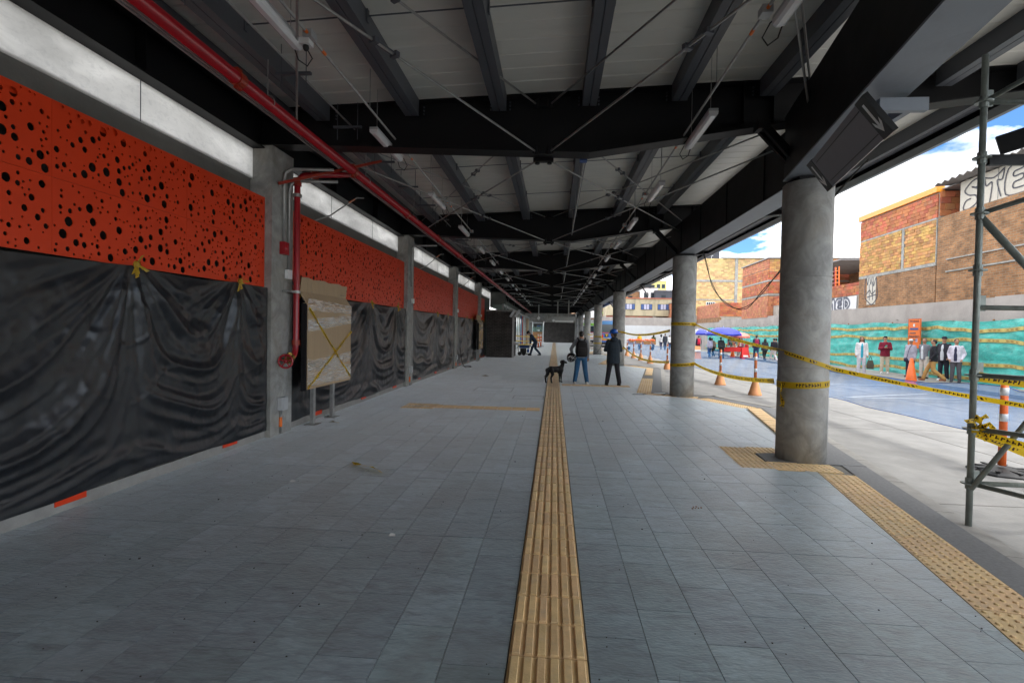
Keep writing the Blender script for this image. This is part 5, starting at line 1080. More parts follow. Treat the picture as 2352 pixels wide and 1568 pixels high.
# C: tall cream block gable
Ch = thing('cream_block_house', 'tall cream clay block gable wall with a concrete frame behind the low orange house', 'house', (17.2, 66, 0))
b = MB(); b.bb(0, 9, .03, 8, 3, 10.9); b.build('core_wall', K['mortar'], Ch)
brick_stuff(brick_rows(0, 5.0, 4.0, 8.2, .4, .2, 61)+brick_rows(5.35, 9, 4.0, 8.2, .4, .2, 62)+brick_rows(0, 5.0, 8.45, 11.1, .4, .2, 63)+brick_rows(5.35, 9, 8.45, 11.1, .4, .2, 64), K['brickcream'], Ch, axis='X')
for (x0, x1, z0, z1) in ((5.0, 5.35, 4, 11.1), (0, 4.99, 8.2, 8.45), (5.36, 9, 8.2, 8.45), (0, 4.99, 5.9, 6.05)): q = MB(); q.bb(x0, x1, -.08, .05, z0, z1); q.build('concrete_tie', K['concrete'], Ch)
for x in (1.6, 6.2):
    q = MB(); q.bb(x, x+1.1, -.1, -.05, 5.0, 5.7); w_ = q.build('window', K['paintwhite'], Ch)
    q = MB(); [q.bb(x+.06+i*.255, x+.26+i*.255, -.12, -.101, 5.06+j*.31, 5.33+j*.31) for i in range(4) for j in range(2)]; q.build('pane', K['glass'], w_)
q = MB(); q.bb(3.6, 12, -.3, 8, 11.15, 11.4); q.build('roof', K['palemetal'], Ch)
q = MB(); q.bb(.4, 3.4, 1, 6, 11.1, 12.6); q.build('rooftop_room', K['charcoal'], Ch)
q = MB(); [q.bar((x, .6, 11.1), (x, .6, 12.0), .05, .05) for x in (.2, .9, 1.6, 2.3)]; q.bb(.1, 2.5, .55, .65, 11.95, 12.05); q.bb(.1, 2.5, .55, .65, 11.5, 11.56); q.build('railing', K['palemetal'], Ch)
# F: stained beige house with curtained windows, G and hoarding
Fh = thing('beige_house', 'stained beige house with blue curtained windows over orange brick, beyond the second column', 'house', (8.5, 86, 0))
b = MB(); b.bb(0, 11, .0, 8, 4.5, 7.3); b.build('wall', K['beige'], Fh); b = MB(); b.bb(0, 8.1, .2, 7, 1, 4.48); b.build('lower_wall', K['mortar'], Fh); brick_stuff(brick_rows(0, 7.6, 2.9, 4.45, .45, .2, 71), K['brickred'], Fh, axis='X', x=.2)
for x in (2.8, 5.6, 8.3):
    q = MB(); q.bb(x, x+1.85, -.06, -.002, 5.5, 6.45); w_ = q.build('window', K['glass'], Fh)
    for i, m_ in enumerate(('curtainblue', 'curtain', 'curtain', 'curtainblue')): q = MB(); q.bb(x+.05+i*.45, x+.43+i*.45, -.08, -.062, 5.56, 6.4); q.build('pane', K[m_], w_)
q = MB(); q.bb(-.2, 11.2, -.2, 8, 7.31, 7.42); q.build('roof_edge', K['brickred'], Fh)
Gh = wthing('pink_block_house', 'small pink block house with one tiny window beside the beige house', 'house', 84)
b = MB(); b.bb(.03, 5, .03, 10, 2.5, 6.5); b.build('core_wall', K['mortar'], Gh); brick_stuff(brick_rows(0, 10, 2.6, 6.5, .4, .2, 81), K['brickpink'], Gh); brick_stuff(brick_rows(.05, 4, 2.6, 6.5, .4, .2, 82), K['brickpink'], Gh, 'front_brickwork', 'X', 0)
q = MB(); q.bb(-.06, -.045, 1.2, 1.9, 4.9, 5.6); q.build('window', K['glass'], Gh); q = MB(); q.bb(-.1, 5, -.1, 10, 6.52, 6.62); q.build('roof', K['concrete'], Gh)
ho = thing('metal_hoarding', 'pale metal sheet hoarding at the end of the road', 'fence', (8.0, 80, ROADZ))
for i in range(7): q = MB(); q.bb(i*1.5, i*1.5+1.48, 0, .06, 0, 2.9); q.build('sheet', K['palemetal'], ho)
b = MB(); b.bb(0, 12, 0, .4, 0, 4.2); tag(b.build('end_wall_grey', K['retaining'], None, False, (7.4, 82, ROADZ)), 'grey concrete wall behind the pale metal hoarding', 'wall')
HB = [('white_house', 'white house with a flat roof above the beige house', (16.3, 100), 3.2, 6, 6, 10.2, 'paintwhite'), ('charcoal_house', 'charcoal house with a low roof beside the white house', (18.8, 98), 5, 6, 5.5, 9.6, 'charcoal'), ('brick_hill_house', 'rough yellow brick house behind the beige house', (11, 101), 5.2, 6, 5.5, 9.6, 'brickold'), ('yellow_hill_house', 'small yellow house with dark windows on the hilltop', (24.5, 130), 3, 5, 9, 14.6, 'umbyel2'), ('hill_house', 'cream hillside house left of the small yellow one', (20, 134), 3.8, 5, 9, 14.0, 'brickold')]
K['umbyel2'] = mat('pale_yellow_render', (0.6, 0.55, 0.22), 0.85)
for nm, lb, (x, y_), w, d, z0, z1, m_ in HB:
    t = thing(nm, lb, 'house', (x, y_, 0)); q = MB(); q.bb(0, w, 0, d, 0, z1); q.build('wall', K[m_], t); q = MB(); q.bb(-.1, w+.1, -.1, d, z1+.005, z1+.15); q.build('roof', K['zinc'], t)
    for i in range(2): q = MB(); q.bb(w*(.2+.4*i), w*(.2+.4*i)+.8, -.03, -.005, z1-1.8, z1-.8); q.build('window', K['glass'], t)
hl = MB(); hl.add([(5, 110, -.2), (60, 110, -.2), (60, 160, 9), (5, 160, 8), (5, 300, 10), (60, 300, 12)], [(0,1,2,3), (3,2,5,4)]); struct(hl.build('hillside', K['brickold']))
for i, (x, y_, z) in enumerate([(21.5, 136, 13.6), (22.6, 137, 13.8), (17.5, 128, 12.8)]):
    t = thing('hill_tree', ['left of the dark trees on the hilltop among the houses', 'right of the dark trees on the hilltop among the houses', 'small dark tree beside the hillside houses'][i], 'tree', (x, y_, z-6))
    q = MB(); q.cyl((0, 0, 0), (0, 0, 6.4), .15, .06, 6); q.build('trunk', K['wood'], t); rr = random.Random(i); q = MB()
    for k in range(300):
        c = Vector((rr.gauss(0, .7), rr.gauss(0, .7), 6.3+rr.gauss(0, .6))); u = Vector((rr.uniform(-1, 1), rr.uniform(-1, 1), rr.uniform(-1, 1))).normalized()*.16; v_ = u.orthogonal().normalized()*.12; q.add([c-u, c+v_, c+u, c-v_], [(0,1,2,3)])
    q.build('crown', K['tree'], t)
t = thing('shop_building', 'red and white shop building with barred windows behind the buses', 'building', (3.5, 92, 0))
q = MB(); q.bb(0, 6.5, 0, 6, 0, 7.6); q.build('wall', K['brickpink2'] if 'brickpink2' in K else K['brickold'], t); q = MB(); q.bb(.5, 4.5, -.2, 0, 4.2, 6.0); q.build('white_panel', K['paintwhite'], t)
q = MB(); q.bb(4.6, 6.4, -.15, 0, 5.0, 5.25); q.build('green_band', K['busgreen'], t)
for i in range(5): q = MB(); q.bb(.4+i*1.2, 1.2+i*1.2, -.1, -.01, 2.6, 3.9); q.build('barred_window', K['glass'], t); q = MB(); [q.bb(.45+i*1.2+k*.16, .49+i*1.2+k*.16, -.16, -.11, 2.6, 3.9) for k in range(5)]; q.build('window_bars', K['paintwhite'], t)
q = MB(); q.bb(4.7, 5.8, -.05, -.01, 6.0, 6.9); q.build('upper_window', K['glass'], t)
# ------------------------------------------------------------------ buses
def bus(loc, rz, m_, m2, label, logo):
    t = thing('bus', label, 'bus', loc, rz); W, H_, L_ = 2.5, 3.1, 11
    q = MB(); pr = [(-W/2, .35), (-W/2-.02, 1.4), (-W/2+.05, 2.8), (-W/2+.25, H_), (W/2-.25, H_), (W/2-.05, 2.8), (W/2+.02, 1.4), (W/2, .35)]; n_ = len(pr)
    q.add([(x, 0, z) for x, z in pr]+[(x, L_, z) for x, z in pr], [tuple(range(n_)), tuple(range(2*n_-1, n_-1, -1))]+[(i, i+n_, (i+1) % n_+n_, (i+1) % n_) for i in range(n_)]); q.build('body', m_, t)
    q = MB(); q.bb(-1.05, 1.05, -.03, -.005, 1.75, 2.65); q.build('rear_window', K['glass'], t)
    q = MB(); q.bb(-1.05, 1.05, -.04, -.005, 1.68, 1.74); q.build('red_trim', K['lampred'], t)
    q = MB(); q.bb(-1.2, 1.2, -.06, -.005, 2.72, 3.05); q.build('top_panel', m2, t)
    q = MB(); q.bb(-1.24, 1.24, -.05, -.005, .82, .92); q.build('stripe', K['amber'], t)
    q = MB(); q.bb(-1.25, 1.25, -.12, -.005, .32, .6); q.build('bumper', K['black'], t)
    for s in (-1, 1):
        q = MB(); q.bb(s*1.0-.1, s*1.0+.1, -.07, -.005, 1.1, 1.5); q.build('tail_lamp', K['lampred'], t); q = MB(); q.bb(s*1.0-.09, s*1.0+.09, -.07, -.005, .95, 1.08); q.build('indicator', K['amber'], t)
        for yy in (2.2, 8.2): q = MB(); q.cyl((s*1.05, yy, .48), (s*1.24, yy, .48), .48, n=20); q.build('wheel', K['tyre'], t)
        q = MB(); q.bb(s*1.255, s*1.262, .8, L_-.5, 1.6, 2.5); q.build('side_window', K['glass'], t)
    q = MB(); q.bb(.35, .75, -.05, -.005, 2.78, 2.9); q.build('brake_lamp', K['lampred'], t)
    if logo:
        q = MB(); q.bb(-.72, -.3, -.03, -.005, 1.22, 1.6); l_ = q.build('logo_plate', K['signblack'], t); q = MB(); q.bb(-.68, -.34, -.04, -.031, 1.48, 1.56); q.bb(-.56, -.46, -.04, -.031, 1.27, 1.479); q.build('logo', K['umbyel'], l_)
        textmesh('Z11-0983', .2, (-.5, -.035, 1.07), (math.pi/2, 0, 0), K['buswhite'], t)
bus((6.6, 60.5, ROADZ), -.03, K['busblue'], K['buslight'], 'blue city bus seen from behind between the third and fourth columns', True)
bus((4.9, 76, ROADZ), -.02, K['buswhite'], K['busgreen'], 'white and green bus farther on between the far columns', False)
# ------------------------------------------------------------------ street stalls
def umbrella(loc, r, z, h, mats_, label, tilt=0):
    t = thing('parasol', label, 'umbrella', loc); n_ = 8; t.rotation_euler = (tilt, 0, .2)
    q = MB(); q.cyl((0, 0, 0), (0, 0, z+h), .025, n=8); q.build('pole', K['palemetal'], t)
    for m_i, m_ in enumerate(mats_):
        q = MB()
        for k in range(n_):
            if k % len(mats_) != m_i: continue
            rows = []
            for j in range(5):
                s = j/4; rr_ = r*math.sin(s*1.35)/math.sin(1.35); zz = z+h*math.cos(s*1.35)-h*math.cos(1.35)
                rows.append([(rr_*math.cos(2*math.pi*(k+e)/n_)*(1-.03*math.sin(math.pi*e)), rr_*math.sin(2*math.pi*(k+e)/n_)*(1-.03*math.sin(math.pi*e)), zz) for e in (0, .33, .67, 1)])
            vs = [p for row in rows for p in row]; q.add(vs, [(j*4+i, j*4+i+1, j*4+5+i, j*4+4+i) for j in range(4) for i in range(3)])
            a0, a1 = rows[-1][0], rows[-1][3]; q.add([a0, a1, (a1[0], a1[1], a1[2]-.12), (a0[0], a0[1], a0[2]-.12)], [(0,1,2,3)])
        q.build('canopy', m_, t)
    for k in range(n_): a = 2*math.pi*k/n_; q = MB(); q.cyl((0, 0, z+h*.5), (r*.97*math.cos(a), r*.97*math.sin(a), z+.02), .008, n=4); q.build('rib', K['palemetal'], t)
umbrella((12.35, 38.8, ROADZ), 1.28, 1.78, .62, [K['umbblue']], 'large blue parasol over the street stall')
umbrella((13.85, 40.0, ROADZ), .72, 1.7, .3, [K['umbpink']], 'coral pink umbrella beside the large blue parasol', .1)
umbrella((11.5, 41.5, ROADZ), 1.2, 1.8, .45, [K['umbgrey'], K['umbblue'], K['umbgrey'], K['umbyel']], 'grey, blue and yellow parasol left of the large blue one')
t = thing('street_stall', 'red street stall table with bottles and hanging bags under the blue parasol', 'stall', (13.0, 39.2, ROADZ))
q = MB(); q.bb(-.7, .7, -.35, .35, .75, .82); q.build('table_top', K['redcloth'], t); q = MB(); q.bb(-.72, .72, -.37, -.352, .5, .84); q.build('front_cloth', K['redcloth'], t)
for s in (-.6, .6):
    for u_ in (-.3, .3): q = MB(); q.cyl((s, u_, 0), (s, u_, .75), .02, n=6); q.build('leg', K['galv'], t)
for k in range(9):
    q = MB(); x = -.6+k*.15; q.cyl((x, random.uniform(-.2, .2), .82), (x, random.uniform(-.2, .2), .82+random.uniform(.14, .28)), .035, n=8); q.build('bottle', [K['redc'], K['teal'], K['umbyel'], K['refl']][k % 4], t)
q = MB(); q.bb(-.1, .9, .3, .34, .9, 1.6); q.build('goods_rack', K['signwhite'], t)
for k in range(18): q = MB(); q.bb(-.08+.1*(k % 9), -.01+.1*(k % 9), .27, .299, .95+.3*(k//9), 1.2+.3*(k//9)); q.build('hanging_bag', [K['umbpink'], K['black'], K['teal'], K['umbyel']][k % 4], t)
t = thing('folding_sign', 'red folding board standing by the coral umbrella', 'sign', (13.85, 38.6, ROADZ)); q = MB()
for s in (-1, 1): q.add([(-.3, s*.22, 0), (.3, s*.22, 0), (.22, s*.02, .85), (-.22, s*.02, .85), (-.3, s*.2, 0), (.3, s*.2, 0), (.22, 0, .85), (-.22, 0, .85)], [(0,1,2,3), (4,7,6,5), (0,3,7,4), (1,5,6,2)])
q.build('board', K['redcloth'], t); q = MB(); q.add([(-.18, -.2, .16), (.18, -.2, .16), (.17, -.165, .28), (-.17, -.165, .28)], [(0,1,2,3)]); q.build('white_mark', K['refl'], t)
def cone(loc, h, label, grp=None):
    t = thing('traffic_cone', label, 'cone', loc); q = MB(); q.lathe([(0, h), (h*.05, h), (h*.2, .05), (h*.2, .03)], 20); q.build('cone_body', K['cone'], t, True)
    q = MB(); q.bb(-h*.3, h*.3, -h*.3, h*.3, 0, .03); q.build('base', K['cone'], t); q = MB(); q.lathe([(h*.205*.48, h*.55), (h*.205*.6, h*.42)], 20); q.build('grey_band', K['conepale'], t, True)
cone((13.6, 20.75, ROADZ), .98, 'tall scuffed traffic cone at the pavement edge before the waiting people')
cone((13.65, 40.6, ROADZ), .85, 'orange traffic cone beside the red folding board')
t = thing('water_barrier', 'orange and white plastic barrier beyond the blue net near the second column', 'barrier', (9.9, 37.5, ROADZ))
q = MB(); q.add([(-.5, -.25, 0), (.5, -.25, 0), (.5, .25, 0), (-.5, .25, 0), (-.45, -.08, .9), (.45, -.08, .9), (.45, .08, .9), (-.45, .08, .9)], [(0,3,2,1), (4,5,6,7), (0,1,5,4), (1,2,6,5), (2,3,7,6), (3,0,4,7)]); q.build('body', K['conepale'], t)
q = MB(); q.bb(-.46, .46, -.2, -.15, .5, .65); q.build('white_band', K['refl'], t)
t = thing('fruit_cart', 'low street cart with a row of oranges beyond the net left of the second column', 'stall', (8.9, 53.5, ROADZ))
q = MB(); q.bb(-1.4, 1.4, -.4, .4, .6, .95); q.build('tray', K['wood'], t); rr = random.Random(2); q = MB()
for k in range(90): q.ell((rr.uniform(-1.3, 1.3), rr.uniform(-.35, .35), .98+rr.uniform(0, .12)), (.07, .07, .07), 6, 5)
stuff(q.build('oranges', K['cone'], t))
for s in (-1.2, 1.2): q = MB(); q.cyl((s, .36, .17), (s, .42, .17), .17, n=14); q.build('wheel', K['tyre'], t)
# ------------------------------------------------------------------ people
SKIN = mat('skin', (0.42, 0.22, 0.14), 0.55, 0.08, 6)
HAIRM = mat('dark_hair', (0.012, 0.009, 0.008), 0.45, 0.3, 12, 0.4, 60, stretch=(1, 1, 0.3)); GREYH = mat('grey_hair', (0.12, 0.11, 0.11), 0.6, 0.2, 12)
EYE = mat('eye_dark', (0.015, 0.012, 0.01), 0.2)
CL = {}
def cm(col):
    if col not in CL: CL[col] = cloth('%d' % len(CL), col)
    return CL[col]
def limb(b, pts, rad, n=10):
    pts = [Vector(p) for p in pts]
    for (p, q), (r, s) in zip(zip(pts[:-1], pts[1:]), zip(rad[:-1], rad[1:])): b.cyl(p, q, r, s, n)
    for p, r in zip(pts, rad): b.ell(p, (r, r, r), n, 6)
def loft(b, rings, M=None, n=14):
    vs = []
    for (cx_, cy_, z, rx, ry) in rings:
        for i in range(n):
            a = 2*math.pi*i/n; p = Vector((cx_+rx*math.cos(a), cy_+ry*math.sin(a), z)); vs.append(M @ p if M is not None else p)
    k = len(rings); b.add(vs, [(j*n+i, j*n+(i+1) % n, (j+1)*n+(i+1) % n, (j+1)*n+i) for j in range(k-1) for i in range(n)]+[tuple(range(n-1, -1, -1)), tuple(range((k-1)*n, k*n))])
def remeshed(b, name, m_, par, vox):
    o = b.build(name, m_, par, True); r = o.modifiers.new('skin', 'REMESH'); r.mode = 'VOXEL'; r.voxel_size = vox; r.use_smooth_shade = True
    s = o.modifiers.new('soft', 'SMOOTH'); s.factor = .5; s.iterations = 4; return o
ARMS = dict(down=((.215, -.03, 1.12), (.22, .05, .87)), pocket=((.26, -.09, 1.13), (.19, .07, .92)), phone=((.23, .06, 1.13), (.06, .27, 1.2)), fold=((.25, .06, 1.11), (.02, .21, 1.12)), back=((.26, -.12, 1.13), (.14, -.2, .93)), fwd=((.22, .16, 1.12), (.18, .36, 1.0)), out=((.33, -.02, 1.14), (.28, .04, .93)))
LEGS = dict(stand=(((.10, .01, .48), (.12, -.01, .08)), ((-.10, .01, .48), (-.12, -.01, .08))), wide=(((.14, .02, .48), (.2, -.02, .08)), ((-.13, .02, .48), (-.19, .0, .08))), walk=(((.09, .2, .51), (.09, .32, .1)), ((-.09, .0, .48), (-.09, -.36, .13))), walk2=(((.09, .02, .48), (.09, -.3, .12)), ((-.09, .2, .5), (-.09, .3, .1))))
def person(label, loc, rz, h, top, bottom, shoe=(.03, .03, .03), arms=('down', 'down'), legs='stand', lean=0.0, turn=0.0, hair='short', hairm=None, skinz=None, hem=.82, cap=None, inner=None, sleeve='long', vox=.017, hood=None, group=None, tilt=0.0, arms_abs=None, fat=1.0):
    t = thing('person', label, 'person', loc, rz, group); s = h/1.7; t.scale = (s, s, s)
    M = Matrix.Translation((0, 0, .9)) @ Matrix.Rotation(-lean, 4, 'X') @ Matrix.Translation((0, 0, -.9)); P = lambda p: M @ Vector(p)
    HM = M @ Matrix.Translation((0, .0, 1.5)) @ Matrix.Rotation(turn, 4, 'Z') @ Matrix.Rotation(-tilt, 4, 'X') @ Matrix.Translation((0, 0, -1.5)); H3 = HM.to_3x3(); Hp = lambda p: HM @ Vector(p)
    sh = [(.168, 0, 1.395), (-.168, 0, 1.395)]; A = []
    for i, sg in enumerate((1, -1)):
        e, w = ARMS[arms[i]] if not (arms_abs and arms_abs[i]) else arms_abs[i]
        if arms_abs and arms_abs[i]: A.append((P(sh[i]), Vector(e), Vector(w)))
        else: A.append((P(sh[i]), P((sg*e[0], e[1], e[2])), P((sg*w[0], w[1], w[2]))))
    Lg = LEGS[legs]; hips = [(.09, 0, .9), (-.09, 0, .9)]
    b = MB(); rings = [(0, 0, .84, .14, .105), (0, 0, .98, .135, .095), (0, .01, 1.15, .14, .1), (0, .01, 1.3, .155, .11), (0, 0, 1.4, .15, .095), (0, -.005, 1.455, .075, .07), (0, -.005, 1.5, .055, .055)]
    loft(b, rings, M); limb(b, [P((0, -.005, 1.46)), Hp((0, .005, 1.56))], [.056, .052])
    b.ell(Hp((0, .012, 1.615)), (.073, .09, .105), 14, 10, H3); b.ell(Hp((0, .035, 1.56)), (.052, .055, .055), 10, 8, H3)
    b.ell(Hp((0, .105, 1.6)), (.014, .02, .024), 8, 6, H3)
    for sg in (-1, 1): b.ell(Hp((sg*.073, .0, 1.607)), (.012, .022, .03), 8, 6, H3)
    for (S_, E_, W_), sg in zip(A, (1, -1)):
        limb(b, [S_, E_, W_], [.05, .038, .028]); d = (W_-E_).normalized(); fw = (d+Vector((0, .25, 0))).normalized(); sd = fw.cross(Vector((0, 1, .3))).normalized()
        b.ell(W_+d*.045, (.034, .026, .048), 8, 6, d.to_track_quat('Z', 'Y').to_matrix())
        for k in range(4): p0 = W_+d*.075+sd*(k-1.5)*.017; limb(b, [p0, p0+d*.035, p0+d*.035+fw*(.03-.004*abs(k-1.3))], [.0095, .009, .008], 6)
        limb(b, [W_+d*.03+sd*.03*sg, W_+d*.06+sd*.05*sg, W_+d*.085+sd*.048*sg], [.012, .01, .009], 6)
    for hp, (kn, an) in zip(hips, Lg): limb(b, [hp, kn, an], [.075, .05, .035]); b.ell((an[0], an[1]+.06, an[2]-.04), (.04, .11, .035), 8, 6)
    remeshed(b, 'body', SKIN, t, vox*.85)
    b = MB(); [b.ell(Hp((sg*.03, .098, 1.625)), (.011, .006, .006), 6, 4, H3) for sg in (-1, 1)]; b.build('eyes', EYE, t)
    b = MB(); b.ell(Hp((0, .102, 1.553)), (.022, .005, .005), 6, 4, H3); b.build('mouth', K['redc'], t)
    # clothes
    f = fat; b = MB(); r2 = [(0, 0, hem, .178*f, .135*f), (0, 0, hem+.08, .176*f, .132*f), (0, .01, 1.02, .165*f, .125*f), (0, .01, 1.18, .17*f, .13*f), (0, .005, 1.32, .18, .13), (0, 0, 1.405, .16, .11), (0, -.005, 1.455, .09, .085), (0, -.005, 1.478, .072, .07)]
    loft(b, r2, M)
    for (S_, E_, W_), sg in zip(A, (1, -1)):
        d = (W_-E_).normalized()
        if sleeve == 'long': limb(b, [S_, E_, W_-d*.0], [.068, .056, .044])
        else: limb(b, [S_, S_.lerp(E_, .75)], [.068, .06])
    if hood: b.ell(P((0, -.08, 1.45)), (.13, .09, .085), 12, 8)
    remeshed(b, 'jacket', cm(top), t, vox)
    if inner:
        b = MB(); loft(b, [(0, .02, hem+.03, .09*f, .13*f), (0, .03, 1.1, .09*f, .125*f), (0, .035, 1.3, .085, .12), (0, .03, 1.42, .05, .085)], M); remeshed(b, 'shirt', cm(inner), t, vox)
    b = MB(); loft(b, [(0, 0, .79, .16, .125), (0, 0, .9, .165, .125), (0, 0, .99, .15, .11)])
    for hp, (kn, an) in zip(hips, Lg): limb(b, [hp, kn, (an[0], an[1], an[2]+.02)], [.102, .08, .068])
    remeshed(b, 'trousers', cm(bottom), t, vox)
    for (kn, an) in Lg:
        b = MB(); b.ell((an[0], an[1]+.055, an[2]-.035), (.048, .135, .044), 10, 8); b.ell((an[0], an[1]-.01, an[2]), (.05, .06, .06), 10, 6); b.bb(an[0]-.042, an[0]+.042, an[1]-.06, an[1]+.17, an[2]-.082, an[2]-.055); remeshed(b, 'shoe', cm(shoe), t, vox*.8)
    hm = hairm or HAIRM; b = MB()
    if hair == 'short': b.ell(Hp((0, -.012, 1.645)), (.083, .093, .085), 14, 8, H3); b.ell(Hp((0, -.05, 1.6)), (.072, .055, .07), 10, 8, H3)
    elif hair == 'long': b.ell(Hp((0, -.012, 1.645)), (.087, .095, .088), 14, 8, H3); loft(b, [(0, -.075, 1.28, .075, .03), (0, -.075, 1.42, .1, .045), (0, -.05, 1.58, .092, .07), (0, -.03, 1.66, .08, .07)], HM); [limb(b, [Hp((sg*.075, .0, 1.6)), Hp((sg*.1, .03, 1.38))], [.03, .022]) for sg in (-1, 1)]
    elif hair == 'bun': b.ell(Hp((0, -.012, 1.645)), (.082, .093, .083), 14, 8, H3); b.ell(Hp((0, -.12, 1.6)), (.035, .045, .045), 10, 8, H3)
    if hair != 'none': remeshed(b, 'hair', hm, t, vox*.8)
    if cap:
        kind, col = cap; b = MB()
        if kind == 'cap': b.ell(Hp((0, -.0, 1.665)), (.092, .102, .075), 14, 8, H3); b.ell(Hp((0, .125, 1.665)), (.07, .07, .01), 12, 6, H3); remeshed(b, 'cap', cm(col), t, vox*.7)
        else:
            m_ = mat('helmet_shell', col, .2, .03, 3, coat=.5); pr = [(.128, 1.66), (.125, 1.7), (.11, 1.745), (.075, 1.775), (.0, 1.787)]
            b.lathe(pr, 24); b.lathe([(.145, 1.652), (.128, 1.66)], 24); b.ell((0, .11, 1.657), (.085, .075, .008), 12, 6); b.lathe([(.02, 1.79), (.024, 1.78)], 8); b.v = [tuple(Hp(p)) for p in b.v]; o = b.build('helmet', m_, t, True); sd_ = o.modifiers.new('t', 'SOLIDIFY'); sd_.thickness = .006
    t['_m'] = 0; del t['_m']
    return t, P
def backpack(pt, label, col, col2=(.02, .018, .018), sc_=1.0):
    t0 = pt; t = thing('backpack', label, 'backpack', t0.location, t0.rotation_euler.z, None); t.scale = t0.scale
    b = MB(); loft(b, [(0, -.2, .9, .14*sc_, .08), (0, -.215, .98, .155*sc_, .1), (0, -.22, 1.15, .155*sc_, .105), (0, -.2, 1.33, .14*sc_, .09), (0, -.18, 1.42, .09*sc_, .06)]); remeshed(b, 'bag', cm(col), t, .018)
    b = MB(); loft(b, [(0, -.3, .95, .11*sc_, .05), (0, -.31, 1.08, .115*sc_, .055), (0, -.295, 1.2, .1*sc_, .04)]); remeshed(b, 'pocket', cm(col2), t, .018)
    for s in (-1, 1): b = MB(); b.tube(smooth([(s*.09, -.13, 1.4), (s*.12, -.03, 1.5), (s*.14, .1, 1.43), (s*.15, .15, 1.25), (s*.17, .02, 1.05), (s*.15, -.13, .97)]), .02, 6); b.build('strap', cm(col), t)
    return t
GW = 'people waiting by the teal fence'; GS = 'people around the street stalls'; GF = 'people walking beyond the blue net'
p, _ = person('person with a backpack, in blue jeans and grey sweater, seen from behind beside the dog', (.87, 16.5, 0), .05, 1.68, (.2, .205, .22), (.03, .11, .23), (.55, .53, .5), arms=('down', 'out'), legs='wide', turn=-.15, hem=.86, vox=.012, tilt=.1)
backpack(p, 'black backpack on the person in grey sweater and jeans', (.012, .011, .012), sc_=1.2)
t = thing('motorcycle_helmet', 'black helmet with white lettering held at the hip of the person with a backpack', 'helmet', (.56, 16.45, .86), .3); b = MB(); b.ell((0, 0, 0), (.145, .17, .15), 20, 12); b.ell((0, .06, -.04), (.13, .13, .12), 14, 8); remeshed(b, 'shell', K['helmblack'] if 'helmblack' in K else K['signblack'], t, .012)
b = MB(); rr = random.Random(8)
for k in range(26):
    a = rr.uniform(3.5, 5.9); z = rr.uniform(-.11, .05); r_ = math.sqrt(max(.02, 1-(z/.15)**2)); c = Vector((.149*math.cos(a)*r_, .174*math.sin(a)*r_, z)); b.box(c, (.04, .008, .012), a+1.57)
b.build('lettering', K['signwhite'], t)
p, _ = person('person in dark navy jacket and blue hard hat with folded arms, head turned left', (1.87, 16.35, 0), .12, 1.7, (.02, .032, .045), (.022, .02, .026), (.012, .012, .012), arms=('fold', 'fold'), legs='wide', turn=.85, hem=.7, vox=.012, cap=('helmet', (.012, .11, .5)), hood=True, fat=1.24)
p, _ = person('person in dark blue work clothes and helmet bending over to pull the generator', (-1.25, 34.8, 0), 1.45, 1.78, (.015, .035, .07), (.015, .035, .07), (.02, .018, .015), legs='walk2', lean=.62, tilt=.35, vox=.016, cap=('helmet', (.02, .02, .022)), arms_abs=(((.2, .32, 1.08), (.16, .34, .82)), ((-.2, .3, 1.06), (-.16, .34, .82))))
# waiting by the fence
PZ = .04
ww = [('person in a white coat over turquoise tunic and white trousers, hand bag in hand', (14.05, 24.75), 2.75, 1.62, (.72, .7, .72), (.6, .58, .64), (.6, .58, .62), dict(hair='long', inner=(.03, .36, .5), hem=.72)),
 ('person in maroon padded jacket, cap and beige trousers looking at a phone', (15.4, 25.3), 2.7, 1.66, (.2, .008, .03), (.6, .5, .38), (.7, .68, .7), dict(arms=('phone', 'phone'), tilt=-.45, cap=('cap', (.02, .02, .04)), hem=.8, fat=1.12)),
 ('person in white cap and lilac top with a small shoulder bag, behind the traffic cone', (15.35, 23.5), 2.0, 1.56, (.42, .4, .48), (.02, .018, .04), (.05, .05, .06), dict(hair='bun', cap=('cap', (.75, .74, .76)), hem=.74, fat=1.2, turn=.5)),
 ('person with grey hair in grey jacket and pale trousers, hands behind the back', (15.5, 22.9), 1.9, 1.6, (.19, .19, .22), (.58, .52, .47), (.03, .03, .03), dict(hairm=GREYH, arms=('back', 'back'), inner=(.65, .68, .72), turn=.4, hem=.8)),
 ('person in black jacket and tan trousers walking past the waiting group', (14.8, 21.35), .9, 1.56, (.012, .013, .02), (.42, .24, .08), (.25, .09, .04), dict(legs='walk', arms=('pocket', 'pocket'), turn=.2, fat=1.1)),
 ('person in black cap and dark rain jacket over white shirt, leaning at the fence', (15.6, 21.95), 2.1, 1.68, (.03, .028, .04), (.02, .02, .035), (.7, .7, .7), dict(hairm=GREYH, cap=('cap', (.015, .014, .03)), inner=(.6, .62, .66), turn=.6, arms=('back', 'pocket'), hem=.76, fat=1.15)),
 ('person in white zip jacket over navy shirt with grey jeans, hands in pockets', (15.55, 21.25), 2.35, 1.6, (.66, .62, .72), (.09, .085, .1), (.05, .05, .06), dict(inner=(.03, .03, .07), arms=('pocket', 'pocket'), turn=.55, hem=.8, fat=1.1))]
for lb, (x, y_), rz, h, tp, bt, sh_, kw in ww: p, _ = person(lb, (x*.965, y_*.965, PZ), rz, h, tp, bt, sh_, group=GW, vox=.02, **kw)
